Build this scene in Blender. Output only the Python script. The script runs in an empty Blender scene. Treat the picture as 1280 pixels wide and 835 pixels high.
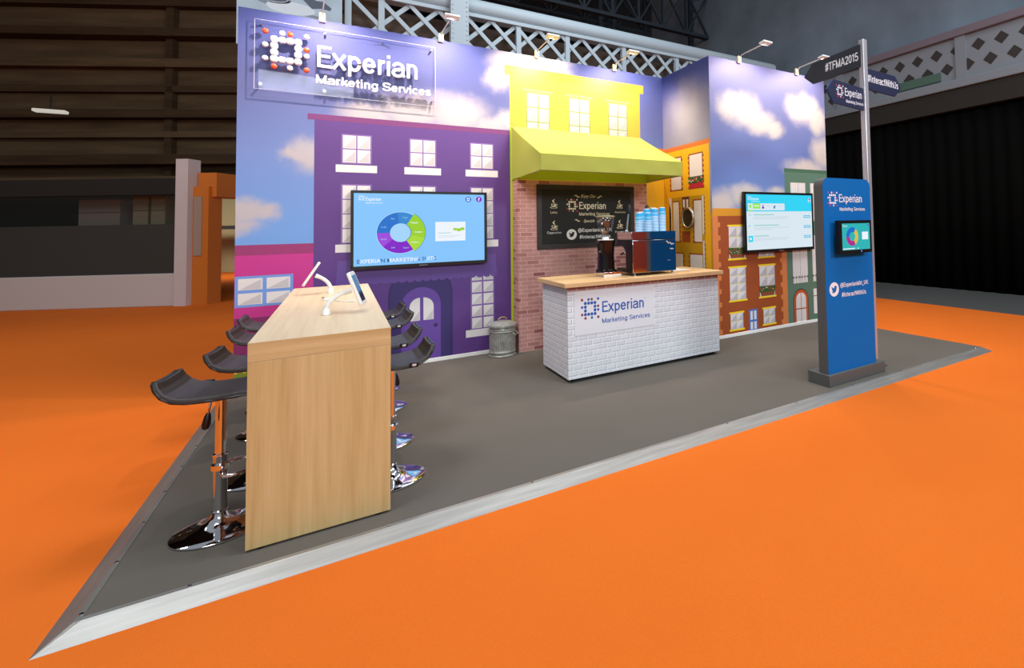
import bpy, bmesh, math, random
from mathutils import Vector, Matrix
random.seed(7)
C = bpy.context.scene.collection
PI = math.pi
# ------------------------------------------------------------------ colours and materials
def s2l(c):
    c /= 255.0
    return c / 12.92 if c <= 0.04045 else ((c + 0.055) / 1.055) ** 2.4
def lin(rgb): return (s2l(rgb[0]), s2l(rgb[1]), s2l(rgb[2]), 1.0)
MATS = {}
def mat(name, rgb=(128, 128, 128), rough=0.6, metal=0.0, emit=0.0, noise=0.0, nscale=30.0, spec=0.5, coat=0.0, bump=0.0):
    if name in MATS: return MATS[name]
    m = bpy.data.materials.new(name); m.use_nodes = True
    nt = m.node_tree; b = nt.nodes['Principled BSDF']
    b.inputs['Base Color'].default_value = lin(rgb)
    b.inputs['Roughness'].default_value = rough; b.inputs['Metallic'].default_value = metal
    b.inputs['Specular IOR Level'].default_value = spec; b.inputs['Coat Weight'].default_value = coat
    if emit > 0:
        b.inputs['Emission Color'].default_value = lin(rgb); b.inputs['Emission Strength'].default_value = emit
        b.inputs['Base Color'].default_value = (0.01, 0.01, 0.01, 1)
    if noise > 0 or bump > 0:
        tc = nt.nodes.new('ShaderNodeTexCoord'); n = nt.nodes.new('ShaderNodeTexNoise')
        n.inputs['Scale'].default_value = nscale; n.inputs['Detail'].default_value = 4
        nt.links.new(tc.outputs['Object'], n.inputs['Vector'])
        if noise > 0:
            r = nt.nodes.new('ShaderNodeValToRGB'); k = lin(rgb)
            r.color_ramp.elements[0].position = 0.3; r.color_ramp.elements[1].position = 0.7
            r.color_ramp.elements[0].color = tuple(max(0, v * (1 - noise)) for v in k[:3]) + (1,)
            r.color_ramp.elements[1].color = tuple(min(1, v * (1 + noise)) for v in k[:3]) + (1,)
            nt.links.new(n.outputs['Fac'], r.inputs['Fac']); nt.links.new(r.outputs['Color'], b.inputs['Base Color'])
        if bump > 0:
            bp = nt.nodes.new('ShaderNodeBump'); bp.inputs['Strength'].default_value = bump; bp.inputs['Distance'].default_value = 0.003
            nt.links.new(n.outputs['Fac'], bp.inputs['Height']); nt.links.new(bp.outputs['Normal'], b.inputs['Normal'])
    MATS[name] = m
    return m
class NT:
    """small helper to write node maths"""
    def __init__(s, name):
        s.m = bpy.data.materials.new(name); s.m.use_nodes = True; s.nt = s.m.node_tree; MATS[name] = s.m
        s.b = s.nt.nodes['Principled BSDF']
        s.tc = s.nt.nodes.new('ShaderNodeTexCoord'); s.obj = s.tc.outputs['Object']
    def put(s, sock, v):
        if isinstance(v, bpy.types.NodeSocket): s.nt.links.new(v, sock)
        else: sock.default_value = v
    def math(s, op, a, b=0.0, c=0.0, clamp=False):
        n = s.nt.nodes.new('ShaderNodeMath'); n.operation = op; n.use_clamp = clamp
        s.put(n.inputs[0], a); s.put(n.inputs[1], b); s.put(n.inputs[2], c)
        return n.outputs[0]
    def sep(s, v):
        n = s.nt.nodes.new('ShaderNodeSeparateXYZ'); s.put(n.inputs[0], v); return n.outputs
    def comb(s, x, y, z):
        n = s.nt.nodes.new('ShaderNodeCombineXYZ')
        for i, v in enumerate((x, y, z)): s.put(n.inputs[i], v)
        return n.outputs[0]
    def noise(s, vec, scale, detail=3, rough=0.5):
        n = s.nt.nodes.new('ShaderNodeTexNoise'); s.put(n.inputs['Vector'], vec)
        n.inputs['Scale'].default_value = scale; n.inputs['Detail'].default_value = detail; n.inputs['Roughness'].default_value = rough
        return n.outputs['Fac']
    def white(s, vec):
        n = s.nt.nodes.new('ShaderNodeTexWhiteNoise'); s.put(n.inputs['Vector'], vec); return n.outputs['Value']
    def ramp(s, fac, stops, const=False):
        n = s.nt.nodes.new('ShaderNodeValToRGB'); e = n.color_ramp.elements
        if const: n.color_ramp.interpolation = 'CONSTANT'
        while len(e) < len(stops): e.new(0.5)
        for i, (p, rgb) in enumerate(stops): e[i].position = p; e[i].color = lin(rgb)
        s.put(n.inputs['Fac'], fac); return n.outputs['Color']
    def mix(s, f, a, b):
        n = s.nt.nodes.new('ShaderNodeMix'); n.data_type = 'RGBA'
        s.put(n.inputs[0], f)
        s.put(n.inputs[6], a if isinstance(a, bpy.types.NodeSocket) else lin(a)); s.put(n.inputs[7], b if isinstance(b, bpy.types.NodeSocket) else lin(b))
        return n.outputs[2]
    def mapv(s, vec, loc=(0, 0, 0), scale=(1, 1, 1)):
        n = s.nt.nodes.new('ShaderNodeMapping'); s.put(n.inputs[0], vec)
        n.inputs['Location'].default_value = loc; n.inputs['Scale'].default_value = scale; return n.outputs[0]
    def done(s, col, rough=0.6, metal=0.0, bump=None, bdist=0.002, spec=0.4):
        s.put(s.b.inputs['Base Color'], col); s.put(s.b.inputs['Roughness'], rough); s.b.inputs['Metallic'].default_value = metal
        s.b.inputs['Specular IOR Level'].default_value = spec
        if bump is not None:
            n = s.nt.nodes.new('ShaderNodeBump'); s.put(n.inputs['Height'], bump); n.inputs['Distance'].default_value = bdist; n.inputs['Strength'].default_value = 0.6
            s.nt.links.new(n.outputs[0], s.b.inputs['Normal'])
        return s.m

def wood_mat(name, axis, dark, mid, light, rough=0.42):
    n = NT(name)
    sc = [26, 26, 26]; sc[axis] = 1.1
    v = n.mapv(n.obj, scale=tuple(sc))
    a = n.noise(v, 1.0, 6, 0.62)
    sc2 = [7, 7, 7]; sc2[axis] = 0.35
    b = n.noise(n.mapv(n.obj, loc=(3, 1, 2), scale=tuple(sc2)), 1.0, 3)
    f = n.math('ADD', n.math('MULTIPLY', a, 0.6), n.math('MULTIPLY', b, 0.4))
    sc3 = [160, 160, 160]; sc3[axis] = 5
    c = n.noise(n.mapv(n.obj, scale=tuple(sc3)), 1.0, 2)
    col = n.ramp(n.math('ADD', f, n.math('MULTIPLY', n.math('SUBTRACT', c, 0.5), 0.14)), [(0.33, dark), (0.5, mid), (0.66, light)])
    return n.done(col, rough)

def sky_mat(name, axis, base, clouds, warp=0.20, soft=(1.22, 0.30), cloud=(182, 174, 176)):
    """printed sky: soft white clouds given as ellipses (u, z, ru, rz) on the wall, axis = wall direction"""
    n = NT(name); x = n.sep(n.obj); u = x[axis]; z = x[2]
    n1 = n.math('SUBTRACT', n.noise(n.obj, 3.0, 5, 0.6), 0.5); n2 = n.math('SUBTRACT', n.noise(n.mapv(n.obj, loc=(5, 9, 2)), 3.0, 5, 0.6), 0.5)
    uu = n.math('ADD', u, n.math('MULTIPLY', n1, warp * 1.6)); zz = n.math('ADD', z, n.math('MULTIPLY', n2, warp * 1.6))
    tot = None
    for (cu, cz, ru, rz) in clouds:
        du = n.math('DIVIDE', n.math('SUBTRACT', uu, cu), ru); dz = n.math('DIVIDE', n.math('SUBTRACT', zz, cz), rz)
        d = n.math('SQRT', n.math('ADD', n.math('MULTIPLY', du, du), n.math('MULTIPLY', dz, dz)))
        mr = n.nt.nodes.new('ShaderNodeMapRange'); mr.interpolation_type = 'SMOOTHSTEP'
        n.put(mr.inputs[0], d); mr.inputs[1].default_value = soft[1]; mr.inputs[2].default_value = soft[0]; mr.inputs[3].default_value = 1; mr.inputs[4].default_value = 0
        f = mr.outputs[0]
        tot = f if tot is None else n.math('MAXIMUM', tot, f)
    sky = n.ramp(n.math('MULTIPLY', z, 0.25), base)
    return n.done(n.mix(n.math('MULTIPLY', tot, 0.97), sky, cloud), 0.55, spec=0.25)

def brick_mat(name, bl, bh, mortar, stops, mw=0.10, emboss=None, loc=(0, 0, 0)):
    """printed running-bond brick; u = x - y so that it wraps round a box corner"""
    n = NT(name); x = n.sep(n.mapv(n.obj, loc=loc)); u = n.math('SUBTRACT', x[0], x[1]); z = x[2]
    r = n.math('DIVIDE', z, bh); row = n.math('FLOOR', r); fz = n.math('FRACT', r)
    sh = n.math('MULTIPLY', n.math('MODULO', n.math('ABSOLUTE', row), 2.0), 0.5)
    c = n.math('ADD', n.math('DIVIDE', u, bl), sh); col = n.math('FLOOR', c); fx = n.math('FRACT', c)
    rnd = n.white(n.comb(col, row, 3.0))
    face = n.ramp(rnd, stops)
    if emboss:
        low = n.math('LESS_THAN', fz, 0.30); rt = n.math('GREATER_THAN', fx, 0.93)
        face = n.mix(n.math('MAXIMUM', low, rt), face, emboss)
    mo = n.math('MAXIMUM', n.math('LESS_THAN', fz, mw * 1.1), n.math('LESS_THAN', fx, mw * bh / bl * 1.1))
    return n.done(n.mix(mo, face, mortar), 0.62, spec=0.25)

# ------------------------------------------------------------------ frames and mesh builder
class Fr:
    def __init__(s, o, u, v): s.o = Vector(o); s.u = Vector(u).normalized(); s.v = Vector(v).normalized(); s.n = s.u.cross(s.v)
    def p(s, a, b, c=0.0): return s.o + s.u * a + s.v * b + s.n * c
FONT_CACHE = {}
def glyphs(txt, bold=0.0, depth=0.0, bev=0.0):
    key = (txt, bold, depth, bev)
    if key in FONT_CACHE: return FONT_CACHE[key]
    cu = bpy.data.curves.new('txt', 'FONT'); cu.body = txt; cu.size = 1.0; cu.offset = bold; cu.extrude = depth; cu.bevel_depth = bev; cu.resolution_u = 3
    ob = bpy.data.objects.new('txt', cu); C.objects.link(ob)
    dg = bpy.context.evaluated_depsgraph_get(); dg.update()
    me = bpy.data.meshes.new_from_object(ob.evaluated_get(dg), depsgraph=dg)
    vs = [v.co.copy() for v in me.vertices]; fs = [list(p.vertices) for p in me.polygons]
    bpy.data.objects.remove(ob); bpy.data.curves.remove(cu); bpy.data.meshes.remove(me)
    FONT_CACHE[key] = (vs, fs)
    return FONT_CACHE[key]
def capheight():
    vs, _ = glyphs('E'); return max(v.y for v in vs) - min(v.y for v in vs)
CAP = capheight()

class MB:
    def __init__(s): s.v = []; s.f = []; s.m = []; s.mats = []
    def mi(s, m):
        if m not in s.mats: s.mats.append(m)
        return s.mats.index(m)
    def add(s, vs, fs, m):
        o = len(s.v); s.v += [Vector(p) for p in vs]; k = s.mi(m)
        for f in fs: s.f.append([i + o for i in f]); s.m.append(k)
        return s
    def box(s, a, b, m):
        (x0, y0, z0), (x1, y1, z1) = a, b
        vs = [(x0, y0, z0), (x1, y0, z0), (x1, y1, z0), (x0, y1, z0), (x0, y0, z1), (x1, y0, z1), (x1, y1, z1), (x0, y1, z1)]
        return s.add(vs, [(0, 3, 2, 1), (4, 5, 6, 7), (0, 1, 5, 4), (1, 2, 6, 5), (2, 3, 7, 6), (3, 0, 4, 7)], m)
    def obox(s, fr, a, b, m):
        vs = [fr.p(*q) for q in [(a[0], a[1], a[2]), (b[0], a[1], a[2]), (b[0], b[1], a[2]), (a[0], b[1], a[2]), (a[0], a[1], b[2]), (b[0], a[1], b[2]), (b[0], b[1], b[2]), (a[0], b[1], b[2])]]
        return s.add(vs, [(0, 3, 2, 1), (4, 5, 6, 7), (0, 1, 5, 4), (1, 2, 6, 5), (2, 3, 7, 6), (3, 0, 4, 7)], m)
    def poly(s, fr, pts, lift, m):
        a = sum(pts[i][0] * pts[(i + 1) % len(pts)][1] - pts[(i + 1) % len(pts)][0] * pts[i][1] for i in range(len(pts)))
        if a < 0: pts = pts[::-1]
        return s.add([fr.p(x, y, lift) for x, y in pts], [list(range(len(pts)))], m)
    def rect(s, fr, x0, x1, y0, y1, lift, m): return s.poly(fr, [(x0, y0), (x1, y0), (x1, y1), (x0, y1)], lift, m)
    def prism(s, fr, pts, c0, c1, m, mside=None):
        a = sum(pts[i][0] * pts[(i + 1) % len(pts)][1] - pts[(i + 1) % len(pts)][0] * pts[i][1] for i in range(len(pts)))
        if a < 0: pts = pts[::-1]
        n = len(pts)
        s.add([fr.p(x, y, c1) for x, y in pts], [list(range(n))], m)
        o = [fr.p(x, y, c0) for x, y in pts] + [fr.p(x, y, c1) for x, y in pts]
        s.add(o, [list(range(n))[::-1]] + [(i, (i + 1) % n, n + (i + 1) % n, n + i) for i in range(n)], mside or m)
        return s
    def disc(s, fr, x, y, rx, ry, lift, m, n=24, a0=0, a1=2 * PI, r_in=0.0):
        if r_in <= 0 and a1 - a0 >= 2 * PI - 1e-6:
            return s.poly(fr, [(x + rx * math.cos(2 * PI * i / n), y + ry * math.sin(2 * PI * i / n)) for i in range(n)], lift, m)
        k = max(2, int(n * (a1 - a0) / (2 * PI)) + 1)
        vs = []
        for i in range(k + 1):
            t = a0 + (a1 - a0) * i / k
            vs.append(fr.p(x + rx * math.cos(t), y + ry * math.sin(t), lift)); vs.append(fr.p(x + r_in * rx * math.cos(t), y + r_in * ry * math.sin(t), lift))
        return s.add(vs, [(2 * i + 1, 2 * i, 2 * i + 2, 2 * i + 3) for i in range(k)], m)
    def stroke(s, fr, pts, w, lift, m):
        P = [Vector(p) for p in pts]; vs = []
        for i, p in enumerate(P):
            d = (P[min(i + 1, len(P) - 1)] - P[max(i - 1, 0)]).normalized(); q = Vector((-d.y, d.x))
            ww = w if not isinstance(w, (list, tuple)) else w[i]
            vs += [fr.p(*(p + q * ww / 2), lift), fr.p(*(p - q * ww / 2), lift)]
        return s.add(vs, [(2 * i, 2 * i + 1, 2 * i + 3, 2 * i + 2) for i in range(len(P) - 1)], m)
    def text(s, fr, txt, x0, x1, base, cap, m, lift, bold=0.0, depth=0.0, bev=0.0, shear=0.0):
        vs, fs = glyphs(txt, bold, depth, bev)
        mn = min(v.x for v in vs); mx = max(v.x for v in vs); sx = (x1 - x0) / (mx - mn); sy = (cap) / CAP
        out = [fr.p(x0 + (v.x - mn) * sx + shear * v.y * sy, base + v.y * sy, lift + v.z) for v in vs]
        if callable(m):
            for f in fs:
                t = sum(vs[i].x for i in f) / len(f); s.add([out[i] for i in f], [list(range(len(f)))], m((t - mn) / (mx - mn)))
        else: s.add(out, fs, m)
        return s
    def tube(s, pts, r, m, n=10, cap=True):
        P = [Vector(p) for p in pts]; k = len(P); R = r if isinstance(r, (list, tuple)) else [r] * k
        t0 = (P[1] - P[0]).normalized(); up = Vector((0, 0, 1)) if abs(t0.z) < 0.9 else Vector((1, 0, 0)); a = t0.cross(up).normalized()
        vs = []
        for i in range(k):
            t = (P[min(i + 1, k - 1)] - P[max(i - 1, 0)]).normalized(); a = (a - t * a.dot(t)).normalized(); b = t.cross(a)
            for j in range(n): vs.append(P[i] + (a * math.cos(2 * PI * j / n) + b * math.sin(2 * PI * j / n)) * R[i])
        fs = [(i * n + j, i * n + (j + 1) % n, (i + 1) * n + (j + 1) % n, (i + 1) * n + j) for i in range(k - 1) for j in range(n)]
        if cap: fs += [list(range(n))[::-1], [(k - 1) * n + j for j in range(n)]]
        return s.add(vs, fs, m)
    def lathe(s, c, prof, m, n=40, rad=None):
        vs = []; k = len(prof)
        for i, (r, z) in enumerate(prof):
            for j in range(n):
                t = 2 * PI * j / n; rr = r * (rad(t, z) if rad else 1.0); vs.append((c[0] + rr * math.cos(t), c[1] + rr * math.sin(t), c[2] + z))
        fs = [(i * n + j, i * n + (j + 1) % n, (i + 1) * n + (j + 1) % n, (i + 1) * n + j) for i in range(k - 1) for j in range(n)]
        if prof[0][0] > 1e-6: fs.append(list(range(n))[::-1])
        if prof[-1][0] > 1e-6: fs.append([(k - 1) * n + j for j in range(n)])
        return s.add(vs, fs, m)
    def sweep(s, prof, xs_fn, m): pass
    def build(s, name, parent=None, bevel=0.0, smooth=35, seg=2):
        me = bpy.data.meshes.new(name); off = Vector((0, 0, 0))
        if parent is not None:
            p = parent
            while p.parent is not None: p = p.parent
            off = p.get('_o') and Vector(p['_o']) or p.location.copy()
        me.from_pydata([tuple(v - off) for v in s.v], [], s.f)
        for m in s.mats: me.materials.append(m)
        for i, p in enumerate(me.polygons): p.material_index = s.m[i]
        bm = bmesh.new(); bm.from_mesh(me); bmesh.ops.remove_doubles(bm, verts=bm.verts, dist=1e-6)
        bm.to_mesh(me); bm.free()
        if smooth:
            for p in me.polygons: p.use_smooth = True
            me.set_sharp_from_angle(angle=math.radians(smooth))
        o = bpy.data.objects.new(name, me); C.objects.link(o)
        if parent is not None: o.parent = parent
        if bevel > 0:
            b = o.modifiers.new('bevel', 'BEVEL'); b.width = bevel; b.segments = seg; b.limit_method = 'ANGLE'; b.angle_limit = math.radians(40); b.harden_normals = False
        return o

# ---------------------------------------------------------------- a plain grotesque alphabet drawn as strokes (cap height 1)
def arc_(cx, cy, rx, ry, a0, a1, n=14): return [(cx + rx * math.cos(math.radians(a0 + (a1 - a0) * i / n)), cy + ry * math.sin(math.radians(a0 + (a1 - a0) * i / n))) for i in range(n + 1)]
SW = .125; hs = SW / 2; XH = .72; xm = XH - hs
GL = {
 'E': (.66, [[(.09 + hs, 0), (.09 + hs, 1)], [(.09, 1 - hs), (.63, 1 - hs)], [(.09, .53), (.59, .53)], [(.09, hs), (.65, hs)]]),
 'F': (.62, [[(.09 + hs, 0), (.09 + hs, 1)], [(.09, 1 - hs), (.62, 1 - hs)], [(.09, .53), (.55, .53)]]),
 'T': (.64, [[(.32, 0), (.32, 1)], [(.02, 1 - hs), (.62, 1 - hs)]]),
 'I': (.32, [[(.16, 0), (.16, 1)]]),
 'K': (.72, [[(.09 + hs, 0), (.09 + hs, 1)], [(.15, .36), (.64, 1)], [(.30, .56), (.68, 0)]]),
 'U': (.78, [[(.09 + hs, 1), (.09 + hs, .34)] + arc_(.39, .34, .30 - hs, .34 - hs, 180, 360) + [(.69 - hs, 1)]]),
 'A': (.74, [[(.05, 0), (.37, 1)], [(.37, 1), (.69, 0)], [(.17, .31), (.57, .31)]]),
 'M': (.92, [[(.09 + hs, 0), (.09 + hs, 1)], [(.83 - hs, 0), (.83 - hs, 1)], [(.12, .97), (.46, .03)], [(.46, .03), (.80, .97)]]),
 'W': (1.0, [[(.04, 1), (.27, .02)], [(.27, .02), (.50, .98)], [(.50, .98), (.73, .02)], [(.73, .02), (.96, 1)]]),
 'S': (.72, [arc_(.36, .74, .27, .26 - hs, 10, 180) + arc_(.36, .74, .27, .22, 190, 262, 6) + arc_(.36, .27, .28, .24, 82, 0, 6) + arc_(.36, .27, .28, .27 - hs, -10, -178)]),
 'x': (.56, [[(.05, 0), (.51, XH)], [(.05, XH), (.51, 0)]]),
 'v': (.54, [[(.05, XH), (.27, .02)], [(.27, .02), (.49, XH)]]),
 'p': (.64, [[(.08 + hs, -.26), (.08 + hs, XH)], arc_(.335, .355, .255 - hs + .01, .36 - hs, 0, 360, 24)]),
 'g': (.64, [[(.56 - hs, XH), (.56 - hs, .02)] + arc_(.30, .0, .26 - hs, .26 - hs, 0, -160, 10), arc_(.305, .365, .255 - hs + .01, .36 - hs, 0, 360, 24)]),
 'e': (.60, [[(.07, .375), (.54, .375)], arc_(.30, .36, .27 - hs, .365 - hs, 2, 325, 22)]),
 'c': (.57, [arc_(.30, .36, .27 - hs, .365 - hs, 38, 322, 20)]),
 'r': (.40, [[(.08 + hs, 0), (.08 + hs, XH)], arc_(.335, .42, .20, .30 - hs, 170, 82, 8)]),
 'i': (.26, [[(.13, 0), (.13, XH)], [(.13, .86), (.13, 1.0)]]),
 'n': (.62, [[(.08 + hs, 0), (.08 + hs, XH)], arc_(.31, .44, .24 - hs, .285 - hs, 180, 0, 12) + [(.55 - hs, 0)]]),
 'h': (.62, [[(.08 + hs, 0), (.08 + hs, 1)], arc_(.31, .44, .24 - hs, .285 - hs, 180, 0, 12) + [(.55 - hs, 0)]]),
 'a': (.60, [arc_(.29, .48, .21, .25 - hs, 165, 0, 12) + [(.50, .12), (.56, .03)], arc_(.27, .205, .205, .205 - hs + .02, 60, 330, 14), [(.30, .385), (.50, .42)]]),
 'k': (.56, [[(.08 + hs, 0), (.08 + hs, 1)], [(.14, .28), (.50, XH)], [(.26, .40), (.53, 0)]]),
 't': (.36, [[(.17, .92), (.17, .16)] + arc_(.27, .16, .10, .16 - hs, 180, 275, 6), [(.02, XH - hs), (.33, XH - hs)]]),
 's': (.54, [arc_(.27, .53, .19, .19 - hs, 20, 180) + arc_(.27, .53, .19, .15, 190, 262, 5) + arc_(.27, .20, .20, .17, 82, 0, 5) + arc_(.27, .20, .20, .20 - hs, -10, -165)]),
 '#': (.66, [[(.14, 0), (.28, 1)], [(.38, 0), (.52, 1)], [(.04, .68), (.62, .68)], [(.04, .32), (.62, .32)]]),
 '2': (.60, [arc_(.30, .70, .21, .30 - hs, 170, -35, 14) + [(.09, hs)], [(.06, hs), (.55, hs)]]),
 '0': (.60, [arc_(.30, .5, .24 - hs + .02, .5 - hs, 0, 360, 26)]),
 '1': (.44, [[(.27, 0), (.27, 1)], [(.08, .78), (.27, .90)]]),
 '5': (.60, [[(.53, 1 - hs), (.16, 1 - hs)], [(.16, 1 - hs), (.12, .47)], arc_(.30, .32, .22, .32 - hs, 140, -160, 18)]),
 '@': (1.05, [arc_(.52, .40, .44, .54, -50, 300, 30), arc_(.50, .40, .19, .22, 0, 360, 20), [(.72, .64), (.68, .34)] + arc_(.78, .34, .10, .12, 190, 350, 6)]),
 '_': (.56, [[(.0, -.12), (.56, -.12)]]), ' ': (.30, []),
}
def strip(P, w):
    P = [Vector((p[0], p[1])) for p in P]; out = []
    closed = (P[0] - P[-1]).length < 1e-6
    for i, p in enumerate(P):
        a = P[i - 1] if i > 0 else (P[-2] if closed else None); c = P[i + 1] if i < len(P) - 1 else (P[1] if closed else None)
        d1 = (p - a).normalized() if a is not None else None; d2 = (c - p).normalized() if c is not None else None
        if d1 is None: d1 = d2
        if d2 is None: d2 = d1
        n1 = Vector((-d1.y, d1.x)); n2 = Vector((-d2.y, d2.x)); m = (n1 + n2); m = m.normalized() if m.length > 1e-4 else n1
        k = 1.0 / max(.5, m.dot(n1)); out.append((p + m * w / 2 * k, p - m * w / 2 * k))
    return out
def lettering(b, fr, txt, x0, x1, base, cap, m, lift, weight=1.0, depth=0.0):
    tot = sum(GL[c][0] for c in txt); lo = GL[txt[0]][1][0]
    first_min = min(p[0] for st in GL[txt[0]][1] for p in st) - hs * .6; last_max = max(p[0] for st in GL[txt[-1]][1] for p in st) + hs * .6
    span = tot - first_min - (GL[txt[-1]][0] - last_max); sx = (x1 - x0) / span; x = -first_min
    w = SW * weight; q_ = 0; base_lift = lift
    for ch in txt:
        for st in GL[ch][1]:
            S_ = strip(st, w); n = len(S_); q_ += 1; lift = base_lift + (q_ % 4) * (.0012 if depth > 0 else .00025)
            top = [fr.p(x0 + (x + q.x) * sx, base + q.y * cap, lift + depth) for pr in S_ for q in pr]
            fs = [(2 * i + 1, 2 * i + 3, 2 * i + 2, 2 * i) for i in range(n - 1)]
            if depth <= 0: b.add(top, fs, m)
            else:
                bot = [fr.p(x0 + (x + q.x) * sx, base + q.y * cap, lift) for pr in S_ for q in pr]; o = 2 * n
                f2 = list(fs)
                for i in range(n - 1): f2 += [(2 * i, 2 * i + 2, o + 2 * i + 2, o + 2 * i), (2 * i + 3, 2 * i + 1, o + 2 * i + 1, o + 2 * i + 3)]
                f2 += [(1, 0, o, o + 1), (2 * n - 2, 2 * n - 1, o + 2 * n - 1, o + 2 * n - 2)]
                b.add(top + bot, f2, m)
        x += GL[ch][0]

def thing(name, label, cat, loc, group=None):
    o = bpy.data.objects.new(name, None); C.objects.link(o); o.location = loc; o.empty_display_size = 0.1
    o['label'] = label; o['category'] = cat
    if group: o['group'] = group
    return o
def tag(o, label, cat, group=None):
    o['label'] = label; o['category'] = cat
    if group: o['group'] = group
    return o
def struct(o, label=None):
    o['kind'] = 'structure'
    if label: o['label'] = label
    return o
def dup(root, loc, rotz, label, copy_parts=True):
    r = root.copy(); C.objects.link(r); r.location = loc; r.rotation_euler = (0, 0, rotz); r['label'] = label
    for ch in root.children:
        c = ch.copy(); C.objects.link(c); c.parent = r
        for g in ch.children:
            d = g.copy(); C.objects.link(d); d.parent = c
    return r

# ------------------------------------------------------------------ key dimensions (metres)
H = 4.085; W = 5.3185; D = 1.2975; W2 = 7.786; DZ = -0.048
FB = Fr((0, 0, 0), (1, 0, 0), (0, 0, 1))            # back wall, facing the camera
FR = Fr((0, -D, 0), (1, 0, 0), (0, 0, 1))           # right front wall
FS = Fr((W, 0, 0), (0, -1, 0), (0, 0, 1))           # return wall, facing left
# ------------------------------------------------------------------ plain materials
M_white = mat('print_white', (226, 220, 218), 0.55); M_pane = mat('print_pane', (220, 216, 212), 0.5); M_pane2 = mat('print_pane_shade', (194, 188, 188), 0.5)
M_skirt = mat('skirting_white', (236, 234, 228), 0.4)
M_black = mat('black_plastic', (14, 14, 15), 0.35); M_black2 = mat('matt_black', (20, 20, 20), 0.7)
M_chrome = mat('chrome', (225, 226, 230), 0.05, 1.0); M_steel = mat('polished_steel', (205, 205, 208), 0.10, 1.0)
M_brushed = mat('brushed_aluminium', (200, 200, 203), 0.32, 1.0)
M_leather = mat('black_leather', (48, 43, 39), 0.45, noise=0.12, nscale=60, bump=0.15)
M_grey_dark = mat('dark_grey_paint', (84, 86, 84), 0.5)
M_whitepl = mat('white_plastic', (236, 235, 230), 0.35)

# ================================================================== SETTING
def carpet(name, a, b, rough=0.95, sc=260):
    n = NT(name); f = n.noise(n.obj, sc, 3, 0.7); g = n.noise(n.obj, 0.7, 3, 0.5)
    col = n.ramp(n.math('ADD', n.math('MULTIPLY', f, 0.7), n.math('MULTIPLY', g, 0.3)), [(0.3, a), (0.7, b)])
    return n.done(col, rough, bump=f, bdist=0.003, spec=0.1)
M_orange = carpet('orange_carpet', (212, 100, 30), (228, 114, 38))
M_greycarpet = carpet('grey_carpet', (90, 84, 77), (108, 101, 93))
M_greyfloor = mat('grey_floor', (70, 70, 68), 0.9)
struct(MB().box((-40, -22, DZ - 0.1), (10.66, 45, DZ), M_orange).build('floor', smooth=0))
struct(MB().box((10.66, -22, DZ - 0.1), (26, 45, DZ - 0.001), M_greyfloor).build('floor_aisle', smooth=0))
# platform (deck) and its metal ramp edging
struct(MB().box((-0.01, -3.785, DZ), (7.70, 0.06, 0.0), M_greycarpet).build('floor_platform', smooth=0))
def brushed(name, rgb, rough):
    n = NT(name); f = n.noise(n.mapv(n.obj, scale=(1.2, 1.2, 40)), 2.0, 3)
    n.done(n.ramp(f, [(0.3, tuple(int(c * .88) for c in rgb)), (0.7, rgb)]), rough, 0.6)
    return n.m
M_ramp = brushed('ramp_aluminium', (164, 160, 154), 0.40)
def ramp_edge(name, pts_out, pts_in, lip):
    b = MB(); (ax, ay), (bx, by) = pts_out; (cx, cy), (dx, dy) = pts_in
    lx, ly = lip
    vs = [(ax, ay, DZ), (bx, by, DZ), (dx, dy, 0.002), (cx, cy, 0.002), (cx + lx, cy + ly, 0.0045), (dx + (lx if lx else 0), dy + ly, 0.0045), (cx + lx, cy + ly, DZ), (dx + lx, dy + ly, DZ)]
    b.add(vs, [(0, 1, 2, 3), (3, 2, 5, 4), (0, 3, 4, 6), (1, 7, 5, 2), (0, 6, 7, 1), (4, 5, 7, 6)], M_ramp)
    return struct(b.build(name, smooth=0))
sl, sr, sf = -0.1008, 7.7775, -3.8755
t1 = ramp_edge('trim_1', [(sl, sf), (sr, sf)], [(sl + .0909, sf + .0909), (sr - .0909, sf + .0909)], (0, 0.022))
t2 = ramp_edge('trim_2', [(sl, sf), (sl, 0.06)], [(sl + .0909, sf + .0909), (sl + .0909, 0.06)], (0.022, 0))
t1['label'] = 'silver metal ramp edging along the front of the platform'; t2['label'] = 'bronze-looking metal ramp edging along the left of the platform'
for k in range(9): MB().lathe((sl + .0909 + 0.012, sf + 0.14 + k * 0.42, 0.004), [(0.009, 0), (0.008, 0.003), (0.003, 0.004)], M_chrome, 10).build('screw', t2)
for k in range(10): MB().lathe((0.35 + k * 0.8, sf + .0909 + 0.012, 0.004), [(0.009, 0), (0.008, 0.003), (0.003, 0.004)], M_chrome, 10).build('screw', t1)
for k in range(3): MB().box((1.72 + k * 2.0, sf, DZ), (1.723 + k * 2.0, sf + .001, DZ + .001), M_black).build('joint', t1)

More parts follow.
